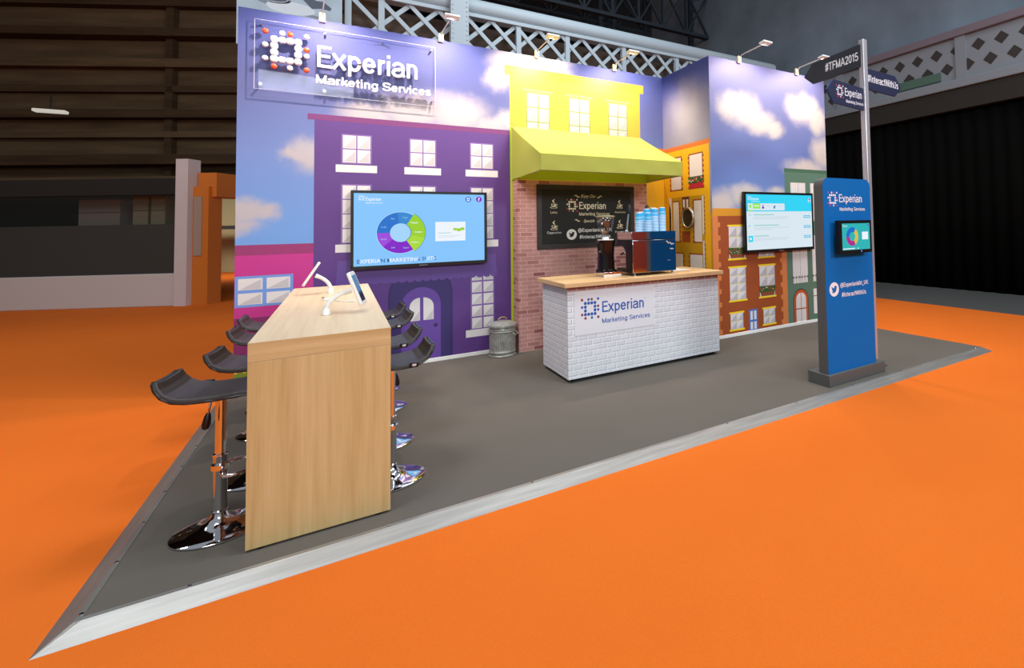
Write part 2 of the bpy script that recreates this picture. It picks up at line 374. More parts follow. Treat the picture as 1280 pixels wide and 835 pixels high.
# ---------------------------------------------------------------- the printed mural walls
SKY = [(0.0, (112, 158, 214)), (0.42, (112, 154, 212)), (0.62, (114, 136, 190)), (0.80, (96, 102, 150)), (1.0, (68, 76, 134))]
M_skyB = sky_mat('printed_sky_back', 0, SKY, [(0.62, 2.52, .26, .22), (0.48, 2.50, .16, .12), (0.08, 1.88, .26, .19), (0.25, 1.86, .18, .14), (-0.05, 1.72, .3, .12),
    (1.2, 3.02, .35, .16), (1.65, 3.1, .45, .28), (2.15, 3.15, .5, .30), (2.6, 3.02, .35, .18), (2.72, 3.72, .26, .24), (2.9, 3.95, .4, .22), (3.35, 4.05, .45, .2), (2.8, 3.1, .2, .2), (3.3, 3.85, .5, .3)])
SKYR = [(0.0, (112, 150, 200)), (0.45, (100, 134, 190)), (0.62, (92, 112, 168)), (0.85, (100, 106, 150)), (1.0, (96, 98, 142))]
M_skyR = sky_mat('printed_sky_right', 0, SKYR, [(5.74, 3.38, .36, .26), (6.0, 3.34, .40, .30), (6.3, 3.20, .40, .24), (6.55, 3.12, .28, .16), (7.10, 3.50, .30, .26), (7.36, 3.52, .34, .30), (7.58, 3.34, .28, .28),
    (7.3, 2.52, .6, .18), (7.68, 2.80, .32, .34), (5.50, 1.93, .34, .26), (5.95, 2.06, .45, .2), (6.6, 2.1, .26, .16)], warp=0.16, cloud=(190, 182, 176))
SKYS = [(0.0, (120, 130, 160)), (0.7, (146, 146, 162)), (0.85, (122, 120, 158)), (0.95, (78, 84, 144)), (1.0, (52, 62, 124))]
M_skyS = sky_mat('printed_sky_return', 1, SKYS, [(-0.70, 3.30, .6, .55)], warp=0.25, soft=(1.35, 0.0), cloud=(168, 164, 176))
# purple house
P = dict(body=mat('purple_print', (88, 52, 124), 0.5), corn=mat('purple_cornice_print', (112, 48, 106), 0.5), awn=mat('purple_awning_print', (98, 68, 142), 0.5), dark=mat('deep_purple_print', (54, 40, 100), 0.5),
         line=mat('purple_line_print', (46, 36, 92), 0.5), door=mat('violet_door_print', (98, 66, 150), 0.5), frame=mat('mauve_frame_print', (128, 94, 160), 0.5), base=mat('purple_base_print', (68, 46, 114), 0.5))
def window(b, fr, x0, x1, z0, z1, cols, rows, mf, lift, margin=0.018, gap=0.02, pane=None, shade=None, split=0.45):
    b.rect(fr, x0, x1, z0, z1, lift, mf)
    w = (x1 - x0 - 2 * margin - (cols - 1) * gap) / cols; h = (z1 - z0 - 2 * margin - (rows - 1) * gap) / rows
    for i in range(cols):
        for j in range(rows):
            a = x0 + margin + i * (w + gap); c = z0 + margin + j * (h + gap)
            b.rect(fr, a, a + w, c, c + h, lift + .0006, pane or M_pane)
            b.poly(fr, [(a + w * .06, c + h * .06), (a + w * .94, c + h * .06), (a + w * .94, c + h * .9)], lift + .0012, shade or M_pane2)
def wall(name, a, b, face_fr, m_sky, u0, u1):
    mb = MB(); mb.box(a, b, mat('wall_board', (225, 222, 218), 0.6)); mb.rect(face_fr, u0, u1, 0, H, 0.0006, m_sky)
    return mb
wb = wall('wall_back', (0, 0.0, 0), (W, 0.06, H), FB, M_skyB, 0, W)
L1, L2, L3, L4, L5, L6 = .0012, .0018, .0024, .0032, .0040, .0050
wb.rect(FB, 0.668, 2.842, 0, 2.93, L1, P['body']); wb.rect(FB, 0.605, 2.842, 2.925, 2.992, L2, P['corn'])
for x0, x1 in ((.921, 1.224), (1.618, 1.923), (2.322, 2.624)):
    window(wb, FB, x0, x1, 2.435, 2.786, 2, 2, P['frame'], L2, 0.016, 0.014); wb.rect(FB, x0 - .052, x1 + .054, 2.336, 2.424, L2, M_pane)
    window(wb, FB, x0, x1, 1.503, 2.198, 2, 4, P['frame'], L2, 0.016, 0.014); wb.rect(FB, x0 - .052, x1 + .054, 1.404, 1.496, L2, M_pane)
# arched door
def arch(cx, hw, ztop, z0=0.045, n=20):
    r = hw; zc = ztop - r
    return [(cx - hw, z0), (cx + hw, z0)] + [(cx + r * math.cos(PI * i / n), zc + r * math.sin(PI * i / n)) for i in range(n + 1)]
wb.poly(FB, arch(1.752, 0.357, 1.205), L2, P['line']); wb.poly(FB, arch(1.752, 0.330, 1.175), L3, P['dark']); wb.poly(FB, arch(1.752, 0.218, 0.936), L4, P['door'])
n_ = 10
wb.poly(FB, [(1.736, 0.528), (1.736, 0.808)] + [(1.736 - .115 * math.sin(PI / 2 * i / n_), .693 + .115 * math.cos(PI / 2 * i / n_)) for i in range(1, n_ + 1)] + [(1.621, 0.528)], L5, M_pane)
wb.poly(FB, [(1.774, 0.528), (1.774, 0.808)] + [(1.774 + .115 * math.sin(PI / 2 * i / n_), .693 + .115 * math.cos(PI / 2 * i / n_)) for i in range(1, n_ + 1)] + [(1.889, 0.528)], L5, M_pane)
wb.poly(FB, [(1.65, .535), (1.73, .535), (1.73, .64)], L6, M_pane2); wb.poly(FB, [(1.80, .535), (1.882, .535), (1.882, .65)], L6, M_pane2)
wb.disc(FB, 1.913, 0.452, .024, .024, L5, P['line'], 16)
window(wb, FB, 2.326, 2.622, 0.333, 1.12, 2, 5, P['frame'], L2, 0.016, 0.022); wb.rect(FB, 2.266, 2.68, 0.24, 0.333, L2, M_pane)
sc = [(0.894, 1.307), (2.637, 1.307), (2.662, 1.04)]
k = 20
for i in range(k):
    xa = 2.662 - (2.662 - .873) * i / k; xb = 2.662 - (2.662 - .873) * (i + 1) / k; cx = (xa + xb) / 2; r = (xa - xb) / 2
    sc += [(cx + r * math.cos(t * PI / 6), 1.04 - r * .75 * math.sin(t * PI / 6)) for t in range(0, 7)]
wb.poly(FB, sc, L5, P['awn'])
# pink house
wb.rect(FB, 0, 0.668, 0, 1.414, L1, mat('magenta_print', (190, 46, 134), 0.5)); wb.rect(FB, 0, 0.668, 1.412, 1.522, L2, mat('plum_print', (146, 46, 104), 0.5))
wb.rect(FB, 0, 0.668, 0.36, 0.75, L2, mat('plum_awning_print', (126, 36, 96), 0.5)); wb.rect(FB, 0, 0.668, 0.045, 0.19, L2, mat('grass_print', (120, 140, 40), 0.6))
for gx in (0.02, .09, .2, .33, .47, .6): wb.disc(FB, gx, 0.19, .014, .014, L3, mat('yellow_flower_print', (240, 180, 30), 0.6), 10)
window(wb, FB, 0.003, 0.489, 0.865, 1.192, 2, 2, mat('blue_frame_print', (110, 150, 215), 0.5), L2, 0.026, 0.034)
# yellow house on the back wall, mustard house wrapping the corner
Y = dict(body=mat('yellow_print', (184, 158, 44), 0.5), corn=mat('amber_print', (194, 142, 30), 0.5), frame=mat('pale_lime_print', (132, 142, 70), 0.5), lime=mat('lime_print', (176, 204, 40), 0.5), lint=mat('cream_print', (200, 184, 96), 0.5))
wb.rect(FB, 2.842, 4.888, 0, 3.765, L1, Y['body']); wb.rect(FB, 2.775, 4.96, 3.765, 3.90, L2, Y['corn']); wb.rect(FB, 2.842, 2.872, 0, 3.06, L2, Y['lime'])
for x0, x1 in ((3.065, 3.412), (3.69, 4.034), (4.328, 4.667)):
    window(wb, FB, x0, x1, 2.72, 3.565, 2, 4, Y['frame'], L2, 0.02, 0.018, mat('print_pane_warm', (178, 173, 168), .5), mat('print_pane_warm_shade', (164, 158, 153), .5)); wb.rect(FB, x0 - .042, x1 + .045, 3.572, 3.604, L2, Y['lint'])
MU = dict(body=mat('mustard_print', (236, 176, 20), 0.5), corn=mat('orange_cornice_print', (218, 112, 40), 0.5), dark=mat('mustard_dark_print', (214, 154, 14), 0.5), brown=mat('rust_print', (146, 58, 30), 0.5), door=mat('olive_gold_print', (188, 144, 16), 0.5), shut=mat('shutter_print', (226, 218, 208), 0.5))
wb.rect(FB, 4.888, W, 0, 2.84, L2, MU['body']); wb.rect(FB, 4.86, W, 2.84, 2.90, L3, MU['corn'])
struct(wb.build('wall_back', smooth=0))
wr = MB(); wr.box((W + .0, -D, 0), (W2, -D + .06, H), mat('wall_board')); wr.rect(FR, W, W2, 0, H, .0006, M_skyR)
R = dict(gold=mat('gold_band_print', (206, 140, 30), 0.5), strip=mat('terracotta_print', (206, 122, 66), 0.5), body=mat('brick_red_print', (152, 72, 30), 0.5), yel=mat('yellow_sill_print', (244, 206, 30), 0.5), pale=mat('pale_yellow_bar_print', (226, 216, 150), 0.5),
         pane=mat('grey_pane_print', (214, 210, 212), 0.5), shade=mat('grey_pane_shade_print', (182, 178, 184), 0.5), green=mat('sage_print', (84, 116, 98), 0.5), gcorn=mat('sage_cornice_print', (66, 100, 78), 0.5), blue=mat('blue_door_print', (70, 112, 190), 0.5),
         box=mat('planter_print', (128, 70, 40), 0.5), leaf=mat('leaf_print', (36, 82, 36), 0.6), flow=mat('red_flower_print', (226, 60, 40), 0.6), arch=mat('arch_print', (186, 82, 40), 0.5), line=mat('dark_line_print', (54, 50, 52), 0.5))
wr.rect(FR, W, 6.775, 0, 1.757, L1, R['body']); wr.rect(FR, W, 6.775, 1.757, 1.867, L1, R['gold'])
wr.rect(FR, W, 5.415, 0, 1.757, L2, R['strip']); wr.rect(FR, 6.668, 6.775, 0, 1.757, L2, R['strip'])
for i in range(18):
    z = 0.06 + i * 0.096
    if i % 2 == 0: wr.rect(FR, 5.415, 5.455, z, z + .07, L2, R['strip']); wr.rect(FR, 6.628, 6.668, z, z + .07, L2, R['strip'])
def rwin(x0, x1, z0, z1, cols, rows, sill_t=True, planter=False):
    wr.rect(FR, x0, x1, z0, z1, L2, R['pale']); g = 0.013
    w = (x1 - x0 - g * (cols - 1)) / cols; h = (z1 - z0 - g * (rows - 1)) / rows
    for i in range(cols):
        for j in range(rows):
            a = x0 + i * (w + g); c = z0 + j * (h + g)
            wr.rect(FR, a, a + w, c, c + h, L3, R['pane']); wr.poly(FR, [(a, c), (a + w, c), (a + w, c + h)], L4, R['shade'])
    wr.rect(FR, x0 - .024, x1 + .024, z0 - .026, z0, L4, R['yel'])
    if sill_t: wr.rect(FR, x0 - .022, x1 + .022, z1, z1 + .026, L4, R['yel'])
    if planter:
        wr.poly(FR, [(x0 + .03, z0 + .004), (x1 - .03, z0 + .004), (x1 - .005, z0 + .07), (x0 + .005, z0 + .07)], L5, R['box'])
        wr.rect(FR, x0 - .008, x1 + .008, z0 + .065, z0 + .155, L6, R['leaf'])
        for q in range(22): wr.disc(FR, x0 + random.random() * (x1 - x0), z0 + .075 + random.random() * .075, .007, .007, .0058, R['flow'] if q % 4 else M_white, 8)
rwin(5.61, 5.916, 1.132, 1.60, 2, 3, True, True); rwin(6.186, 6.50, 1.132, 1.60, 2, 3); rwin(5.608, 5.914, .524, .99, 2, 4); rwin(6.188, 6.504, .526, .985, 2, 3, True, True)
rwin(5.606, 5.845, .104, .328, 2, 2); rwin(6.25, 6.49, .106, .33, 2, 2)
wr.rect(FR, 5.96, 6.132, .045, .355, L2, R['blue'])
for a, c in ((5.985, .08), (6.057, .08), (5.985, .20), (6.057, .20)): wr.rect(FR, a, a + .048, c - (.02 if c < .1 else 0), c + (.09 if c < .1 else .13), L3, M_pane)
wr.rect(FR, 6.778, W2, 0, 2.512, L1, R['green']); wr.rect(FR, 6.772, W2, 2.455, 2.512, L2, R['gcorn'])
for x0, x1 in ((6.90, 7.25), (7.36, 7.70)):
    for z0, z1 in ((.664, 1.42), (1.66, 2.285)):
        wr.rect(FR, x0, x1, z0, z1, L2, R['line']); wr.rect(FR, x0 + .004, (x0 + x1) / 2 - .004, z0, z1, L3, M_pane); wr.rect(FR, (x0 + x1) / 2 + .004, x1 - .004, z0, z1, L3, M_pane)
        for q in range(7): wr.rect(FR, x0 + .02 + q * .048, x0 + .03 + q * .048, z0, z1, L4, M_pane2)
    wr.rect(FR, x0 - .012, x1 + .012, .75, .756, L5, R['line'])
    for q in range(6): wr.disc(FR, x0 + .01 + q * (x1 - x0 - .02) / 5, .765, .011, .014, L6, R['line'], 8); wr.rect(FR, x0 + .008 + q * (x1 - x0 - .02) / 5, x0 + .013 + q * (x1 - x0 - .02) / 5, .67, .76, L5, R['line'])
wr.rect(FR, 7.36, 7.62, .13, .55, L2, R['line']); wr.rect(FR, 7.365, 7.615, .135, .545, L3, M_pane); wr.rect(FR, 7.365, 7.615, .42, .43, L4, R['line'])
wr.poly(FR, arch(7.07, .172, .572), L2, R['line']); wr.poly(FR, arch(7.07, .158, .556), L3, R['arch']); wr.poly(FR, arch(7.07, .112, .508), L4, M_pane)
wr.rect(FR, 7.063, 7.077, .045, .508, L5, R['arch']); wr.rect(FR, 6.958, 7.182, .245, .262, L5, R['arch'])
for q in (6.99, 7.03, 7.11, 7.15): wr.rect(FR, q - .006, q + .006, .05, .44, L5, M_pane2)
struct(wr.build('wall_right', smooth=0))
ws = MB(); ws.box((W, -D + .06, 0), (W + .06, 0.06, H), mat('wall_board')); ws.rect(FS, 0, D, 0, H, .0006, M_skyS)
ws.rect(FS, 0, 1.255, 0, 2.82, L1, MU['body']); ws.rect(FS, 0, 1.282, 2.815, 2.882, L2, MU['corn'])
ws.rect(FS, 1.255, D, 0, 1.8, L1, R['gold']); ws.poly(FS, [(.0, 2.0), (.0, 2.4), (.12, 2.05), (.2, 1.9), (.2, 1.2), (0, 1.2)], L2, MU['dark'])
def zigwin(u0, u1, z0, z1, left=True, right=True, base=True):
    ws.rect(FS, u0 + .02, u1 - .02, z0 + .02, z1 - .02, L3, MU['shut'])
    ws.rect(FS, u0, u1, z1 - .03, z1, L2, MU['brown']); ws.rect(FS, u0, u1, z0, z0 + .03, L2, MU['brown'])
    n = max(3, int((z1 - z0) / .07)); h = (z1 - z0) / n
    for sd, uu, sg in ((left, u0, -1), (right, u1, 1)):
        if sd:
            ws.rect(FS, min(uu, uu - sg * .024), max(uu, uu - sg * .024), z0, z1, L2, MU['brown'])
            for i in range(n): ws.rect(FS, min(uu, uu + sg * .022), max(uu, uu + sg * .022), z0 + i * h, z0 + (i + .55) * h, L2, MU['brown'])
    for i in range(1, 7): ws.rect(FS, u0 + .02 + (u1 - u0 - .04) * i / 7, u0 + .024 + (u1 - u0 - .04) * i / 7, z0 + .02, z0 + (z1 - z0) * .55, L4, M_pane2)
zigwin(.735, 1.10, 2.178, 2.715); zigwin(.21, .54, 2.178, 2.715)
ws.rect(FS, .72, 1.12, 2.26, 2.365, L5, R['leaf']); ws.rect(FS, .74, 1.105, 2.185, 2.265, L5, mat('crimson_print', (186, 30, 50), 0.5))
for q in range(18): ws.disc(FS, .73 + random.random() * .38, 2.27 + random.random() * .085, .012, .012, L6, R['flow'] if q % 3 else M_white, 8)
ws.rect(FS, .155, 1.115, .3, 2.075, L2 - .0003, MU['door']); ws.rect(FS, .155, .225, .3, 2.075, L2, M_pane)
zigwin(.255, .455, 1.365, 2.02, False, True); zigwin(.83, 1.06, 1.365, 2.02, True, False)
ws.rect(FS, 1.06, 1.10, 1.50, 2.065, L4, M_pane)
zig2 = [(1.10, 1.5 + i * .05) for i in range(0)]
for i in range(9): ws.rect(FS, 1.10, 1.125, 1.50 + i * .064, 1.535 + i * .064, L3, MU['brown'])
ws.rect(FS, .53, .725, 1.885, 2.072, L3, mat('maroon_print', (96, 32, 34), 0.5)); ws.rect(FS, .555, .61, 1.91, 2.03, L4, M_pane); ws.rect(FS, .645, .70, 1.91, 2.03, L4, M_pane)
ws.rect(FS, .53, .60, 1.6, 1.885, L3, mat('maroon_print')); ws.rect(FS, .515, .735, 1.372, 1.54, L3, MU['brown'])
zigwin(.30, .545, .75, 1.21, False, True); zigwin(.70, 1.06, .75, 1.21, True, False); ws.rect(FS, 1.06, 1.10, .75, 1.40, L4, M_pane)
for i in range(9): ws.rect(FS, 1.10, 1.125, .78 + i * .068, .815 + i * .068, L3, MU['brown'])
struct(ws.build('wall_return', smooth=0))
sk = MB(); sk.box((0.0, -.012, 0), (2.872, 0, .046), M_skirt); sk.box((4.86, -.012, 0), (W - .001, 0, .046), M_skirt); struct(sk.build('baseboard_back', bevel=.003, smooth=0))
struct(MB().box((W + .001, -D - .012, 0), (W2, -D, .046), M_skirt).build('baseboard_right', bevel=.003, smooth=0))
# brick box under the awning (front face y=-0.23), lime above
M_pink = brick_mat('pink_brick_print', 0.165, 0.0545, (216, 178, 168), [(0.0, (150, 90, 92)), (0.12, (166, 106, 104)), (0.2, (190, 134, 128)), (1.0, (204, 150, 142))], 0.13)
br = MB(); BX0, BX1, BY = 2.876, 4.858, -0.23
br.box((BX0, BY, 0), (BX1, -0.006, 2.292), M_pink); br.box((BX0 + .03, BY + .001, 2.292), (BX1, -0.006, 2.60), Y['lime'])
br.box((BX0 - .002, BY - .004, 2.288), (BX1 + .002, -.006, 2.300), mat('yellow_edge_print', (226, 200, 50), 0.5))
struct(br.build('wall_brick', smooth=0))

# ================================================================== AWNING
aw = thing('awning', 'lime yellow fabric awning jutting out over the chalkboard', 'awning', (3.88, 0, 2.3))
def fabric(name, rgb):
    n = NT(name); f = n.noise(n.obj, 220, 2); g = n.noise(n.mapv(n.obj, scale=(2.5, 1.2, 1.2)), 2.2, 3)
    n.done(n.ramp(f, [(0.3, tuple(int(c * .95) for c in rgb)), (0.7, rgb)]), 0.8, bump=g, bdist=0.012, spec=0.15)
    t = n.nt.nodes.new('ShaderNodeBsdfTranslucent'); t.inputs[0].default_value = lin(rgb)
    mx = n.nt.nodes.new('ShaderNodeMixShader'); mx.inputs[0].default_value = 0.42
    n.nt.links.new(n.b.outputs[0], mx.inputs[1]); n.nt.links.new(t.outputs[0], mx.inputs[2]); n.nt.links.new(mx.outputs[0], n.nt.nodes['Material Output'].inputs[0])
    return n.m
M_fab = fabric('lime_fabric', (208, 212, 106))
ax0, ax1, ay, azt, azf, azb, azl = 2.872, 4.886, -1.195, 3.047, 2.522, 2.327, 2.304
def awn_top():
    b = MB(); nu, nv = 30, 12; vs = []
    for j in range(nv + 1):
        t = j / nv
        for i in range(nu + 1):
            u = i / nu; sag = 0.035 * math.sin(PI * t) * (0.6 + 0.4 * math.sin(u * 3 * PI + .5) ** 2) * (0.5 + 0.5 * math.sin(PI * u))
            vs.append((ax0 + (ax1 - ax0) * u, ay * t, azt + (azf - azt) * t - sag))
    b.add(vs, [(j * (nu + 1) + i, (j + 1) * (nu + 1) + i, (j + 1) * (nu + 1) + i + 1, j * (nu + 1) + i + 1) for j in range(nv) for i in range(nu)], M_fab); return b
def awn_side(x):
    b = MB(); n = 10; vs = []
    for j in range(n + 1):
        t = j / n; zt = azt + (azf - azt) * t - 0.018 * math.sin(PI * t); zb = azl + (azb - azl) * t
        for i in range(7):
            u = i / 6; vs.append((x + .012 * math.sin(u * PI) * math.sin(t * 3 * PI), ay * t, zt + (zb - zt) * u))
    b.add(vs, [(j * 7 + i, j * 7 + i + 1, (j + 1) * 7 + i + 1, (j + 1) * 7 + i) for j in range(n) for i in range(6)], M_fab); return b
def awn_val():
    b = MB(); n = 40; vs = []
    for i in range(n + 1):
        u = i / n; x = ax0 + (ax1 - ax0) * u
        for j in range(6):
            t = j / 5; vs.append((x, ay - .006 * math.sin(u * 26) * math.sin(PI * t), azf + (azb - azf) * t))
    b.add(vs, [(i * 6 + j, i * 6 + j + 1, (i + 1) * 6 + j + 1, (i + 1) * 6 + j) for i in range(n) for j in range(5)], M_fab); return b
for nm, b in (('canopy', awn_top()), ('side_panel', awn_side(ax0 - .006)), ('side_panel', awn_side(ax1)), ('valance', awn_val())):
    o = b.build(nm, aw, smooth=60); s = o.modifiers.new('solid', 'SOLIDIFY'); s.thickness = 0.003; s.offset = 0; es = o.modifiers.new('split', 'EDGE_SPLIT'); es.split_angle = math.radians(40)
fb = MB(); zz_ = azf - .02
fb.tube([(ax0 + .01, -.01, azb), (ax0 + .01, ay + .01, azb + .005)], .009, M_brushed, 8); fb.tube([(ax1 - .01, -.01, azb), (ax1 - .01, ay + .01, azb + .005)], .009, M_brushed, 8); fb.tube([(ax0 + .01, ay + .01, azb + .005), (ax1 - .01, ay + .01, azb + .005)], .009, M_brushed, 8)
fb.build('frame', aw)

# ================================================================== BRAND MARKS (drawn as they look)
def logo_dots(cols, rows, kind='print'):
    """(x, z, size, accent) of the dotted square emblem"""
    ring = [(c, r, 1, 0) for c in range(1, 5) for r in range(1, 5) if c in (1, 4) or r in (1, 4)]
    out = [(0, 0, 0, 1), (2, 0, 0, 0), (3, 0, 0, 1), (5, 0, 0, 0), (0, 2, 0, 0), (5, 2, 0, 1), (5, 3, 0, 0), (0, 4, 0, 1), (1, 5, 0, 1), (3, 5, 0, 0), (5, 5, 0, 1)]
    return [(cols[c], rows[r], s, a) for c, r, s, a in ring + out]
def put_logo(b, fr, x0, x1, z1, z0, m_main, m_acc, lift, n=12):
    cols = [x0 + (x1 - x0) * i / 5 for i in range(6)]; rows = [z1 + (z0 - z1) * i / 5 for i in range(6)]
    dx, dz = abs(x1 - x0) / 5, abs(z1 - z0) / 5
    for x, z, s, a in logo_dots(cols, rows):
        k = .44 if s else .36
        b.disc(fr, x, z, dx * k, dz * k, lift, m_acc if a else m_main, n)
BIRD = [(-.80, .62), (-.55, .40), (-.28, .26), (.02, .22), (.0, .38), (.08, .56), (.25, .68), (.45, .68), (.60, .58), (.80, .66), (.70, .48), (.90, .50), (.74, .34), (.70, .05), (.58, -.25), (.38, -.50), (.10, -.66), (-.22, -.70), (-.55, -.64), (-.84, -.48), (-.55, -.46), (-.33, -.36), (-.58, -.26), (-.68, -.10), (-.50, -.10), (-.72, .04), (-.82, .24), (-.64, .20), (-.80, .38)]
def put_bird(b, fr, x, z, r, m_disc, m_bird, lift):
    b.disc(fr, x, z, r, r, lift, m_disc, 28); b.poly(fr, [(x + r * .68 * p[0], z + r * .72 * p[1]) for p in BIRD], lift + .0008, m_bird)

# ---------------------------------------------------------------- acrylic sign with raised emblem
ac = thing('acrylic_sign', 'clear acrylic sign with raised white lettering high on the mural wall', 'sign', (1.02, -.06, 3.6))
def acrylic(name, tint=0.97, rough=0.02, mixw=0.012):
    m = bpy.data.materials.new(name); m.use_nodes = True; nt = m.node_tree; nt.nodes.remove(nt.nodes['Principled BSDF'])
    t = nt.nodes.new('ShaderNodeBsdfTransparent'); t.inputs[0].default_value = (tint, tint, tint * 1.005, 1); g = nt.nodes.new('ShaderNodeBsdfGlossy'); g.inputs['Roughness'].default_value = rough
    mx = nt.nodes.new('ShaderNodeMixShader'); mx.inputs[0].default_value = mixw
    nt.links.new(t.outputs[0], mx.inputs[1]); nt.links.new(g.outputs[0], mx.inputs[2]); nt.links.new(mx.outputs[0], nt.nodes['Material Output'].inputs[0])
    MATS[name] = m; return m
M_acr = acrylic('clear_acrylic', 0.975); M_acredge = mat('acrylic_edge', (205, 208, 220), 0.3)
FA = Fr((0, -.060, 0), (1, 0, 0), (0, 0, 1))
pb = MB(); X0, X1, Z0, Z1 = .143, 1.906, 3.20, 3.962
pb.rect(FA, X0, X1, Z0, Z1, .004, M_acr)
for a, c in (((X0, Z0, -.004), (X1, Z0 + .003, .0045)), ((X0, Z1 - .003, -.004), (X1, Z1, .0045)), ((X0, Z0, -.004), (X0 + .003, Z1, .0045)), ((X1 - .003, Z0, -.004), (X1, Z1, .0045))):
    pb.obox(FA, a, c, M_acredge)
pb.build('panel', ac, smooth=0)
for x, z in ((.195, 3.915), (.195, 3.255), (.76, 3.915), (.76, 3.25), (1.33, 3.915), (1.33, 3.25), (1.86, 3.915), (1.86, 3.25)):
    MB().tube([(x, 0, z), (x, -.068, z)], .011, M_steel, 12).build('standoff', ac)
M_led = mat('white_acrylic_letter', (246, 244, 244), 0.35); M_or = mat('orange_acrylic', (240, 84, 40), 0.35)
cols = [.235, .311, .380, .448, .519, .595]; rows = [3.838, 3.761, 3.688, 3.616, 3.540, 3.459]
for x, z, s, a in logo_dots(cols, rows):
    if (x, z) == (cols[0], rows[4]): a = 0
    r = .0345 if s else .027
    prof = [(r, .004), (r, .030), (r * .93, .038), (r * .7, .043), (0.0001, .045)]
    d = MB(); n = 20; vs = []
    for rr, h in prof:
        for j in range(n):
            t = 2 * PI * j / n; q = 1.0 + (.10 * math.sin(2 * t) ** 2 if s else 0); vs.append(FA.p(x + rr * q * math.cos(t), z + rr * q * math.sin(t), h))
    d.add(vs, [(i * n + j, i * n + (j + 1) % n, (i + 1) * n + (j + 1) % n, (i + 1) * n + j) for i in range(len(prof) - 1) for j in range(n)], M_or if a else M_led)
    o = d.build('dot', ac, smooth=50)
    if a: o['label'] = 'raised orange dot'
b = MB(); lettering(b, FA, 'Experian', .683, 1.692, 3.512, .245, M_led, .006, weight=1.0, depth=.034); b.build('lettering', ac, smooth=30)
b = MB(); lettering(b, FA, 'Marketing Services', .684, 1.846, 3.325, .098, M_led, .006, weight=1.12, depth=.030); b.build('lettering', ac, smooth=30)

# ================================================================== CHALKBOARD
cb = thing('menu_board', 'black chalkboard coffee menu on the pink brick panel', 'menu board', (3.88, BY, 1.79))
FCB = Fr((0, BY - .012, 0), (1, 0, 0), (0, 0, 1))
M_cbf = mat('chalkboard_frame', (40, 32, 26), 0.5, noise=.2, nscale=25); M_chalk = mat('chalk_cream', (226, 214, 180), 0.8); M_chalkw = mat('chalk_white', (224, 224, 220), 0.8)
b = MB(); x0, x1, z0, z1 = 3.130, 4.622, 1.346, 2.237; fw = .064
for a, c in (((x0, z0), (x1, z0 + fw)), ((x0, z1 - fw), (x1, z1)), ((x0, z0 + fw), (x0 + fw, z1 - fw)), ((x1 - fw, z0 + fw), (x1, z1 - fw))): b.obox(FCB, (a[0], a[1], -.012), (c[0], c[1], .012), M_cbf)
b.build('frame', cb, smooth=0)
b = MB(); b.obox(FCB, (x0 + fw, z0 + fw, -.010), (x1 - fw, z1 - fw, .004), mat('chalkboard_black', (21, 21, 20), 0.75, noise=.15, nscale=18)); LB = .005
put_logo(b, FCB, 3.560, 3.703, 2.030, 1.868, M_chalk, mat('chalk_red', (176, 40, 52), 0.8), LB)
lettering(b, FCB, 'Experian', 3.735, 4.150, 1.898, .10, M_chalk, LB, weight=1.0); lettering(b, FCB, 'Marketing Services', 3.735, 4.210, 1.805, .046, M_chalk, LB, weight=0.95)
b.text(FCB, 'Enjoy Our', 3.765, 3.985, 2.062, .045, M_chalk, LB, shear=.35); b.text(FCB, 'Specials', 3.80, 3.965, 1.708, .042, M_chalk, LB, shear=.35)
def flourish(x, z, s, sg):
    b.stroke(FCB, [(x + sg * s * t / 10, z + s * .16 * math.sin(t / 10 * 2 * PI)) for t in range(11)], [.003 + .012 * math.sin(PI * t / 10) for t in range(11)], LB, M_chalk)
flourish(3.665, 2.080, .085, 1); flourish(4.095, 2.075, .085, -1); flourish(3.665, 1.735, .085, 1); flourish(4.09, 1.725, .085, -1)
put_bird(b, FCB, 3.620, 1.538, .075, M_chalkw, mat('chalkboard_black'), LB)
lettering(b, FCB, '@ExperianMkt_UK', 3.716, 4.25, 1.570, .052, M_chalkw, LB, weight=1.12); lettering(b, FCB, '#InteractWithUs', 3.735, 4.22, 1.474, .052, M_chalkw, LB, weight=1.12)
def cup_icon(x, z, s, latte=True):
    b.disc(FCB, x, z - .55 * s, .62 * s, .16 * s, LB, M_chalk, 24, r_in=.72)
    b.poly(FCB, [(x - .42 * s, z + .05 * s), (x + .42 * s, z + .05 * s), (x + .36 * s, z - .28 * s), (x + .18 * s, z - .48 * s), (x - .18 * s, z - .48 * s), (x - .36 * s, z - .28 * s)], LB, M_chalk)
    b.poly(FCB, [(x - .30 * s, z - .02 * s), (x + .1 * s, z - .02 * s), (x - .05 * s, z - .34 * s), (x - .24 * s, z - .24 * s)], LB + .0006, mat('chalkboard_black'))
    b.disc(FCB, x + .46 * s, z - .12 * s, .17 * s, .17 * s, LB, M_chalk, 16, r_in=.6)
    b.stroke(FCB, [(x + .14 * s * math.sin(t * .75 + 1), z + .12 * s + t * .075 * s) for t in range(11)], [.02 * s + .18 * s * math.sin(PI * t / 10) for t in range(11)], LB, M_chalk)
cup_icon(3.363, 1.965, .085); cup_icon(3.365, 1.665, .085); cup_icon(4.375, 1.962, .085); cup_icon(4.375, 1.665, .085)
b.text(FCB, 'Latte', 3.318, 3.412, 1.836, .034, M_chalk, LB); b.text(FCB, 'Cappuccino', 3.266, 3.468, 1.556, .032, M_chalkw, LB); b.text(FCB, 'Americano', 4.295, 4.475, 1.838, .03, M_chalk, LB); b.text(FCB, 'Espresso', 4.30, 4.46, 1.545, .03, M_chalk, LB)
b.build('board', cb, smooth=0)

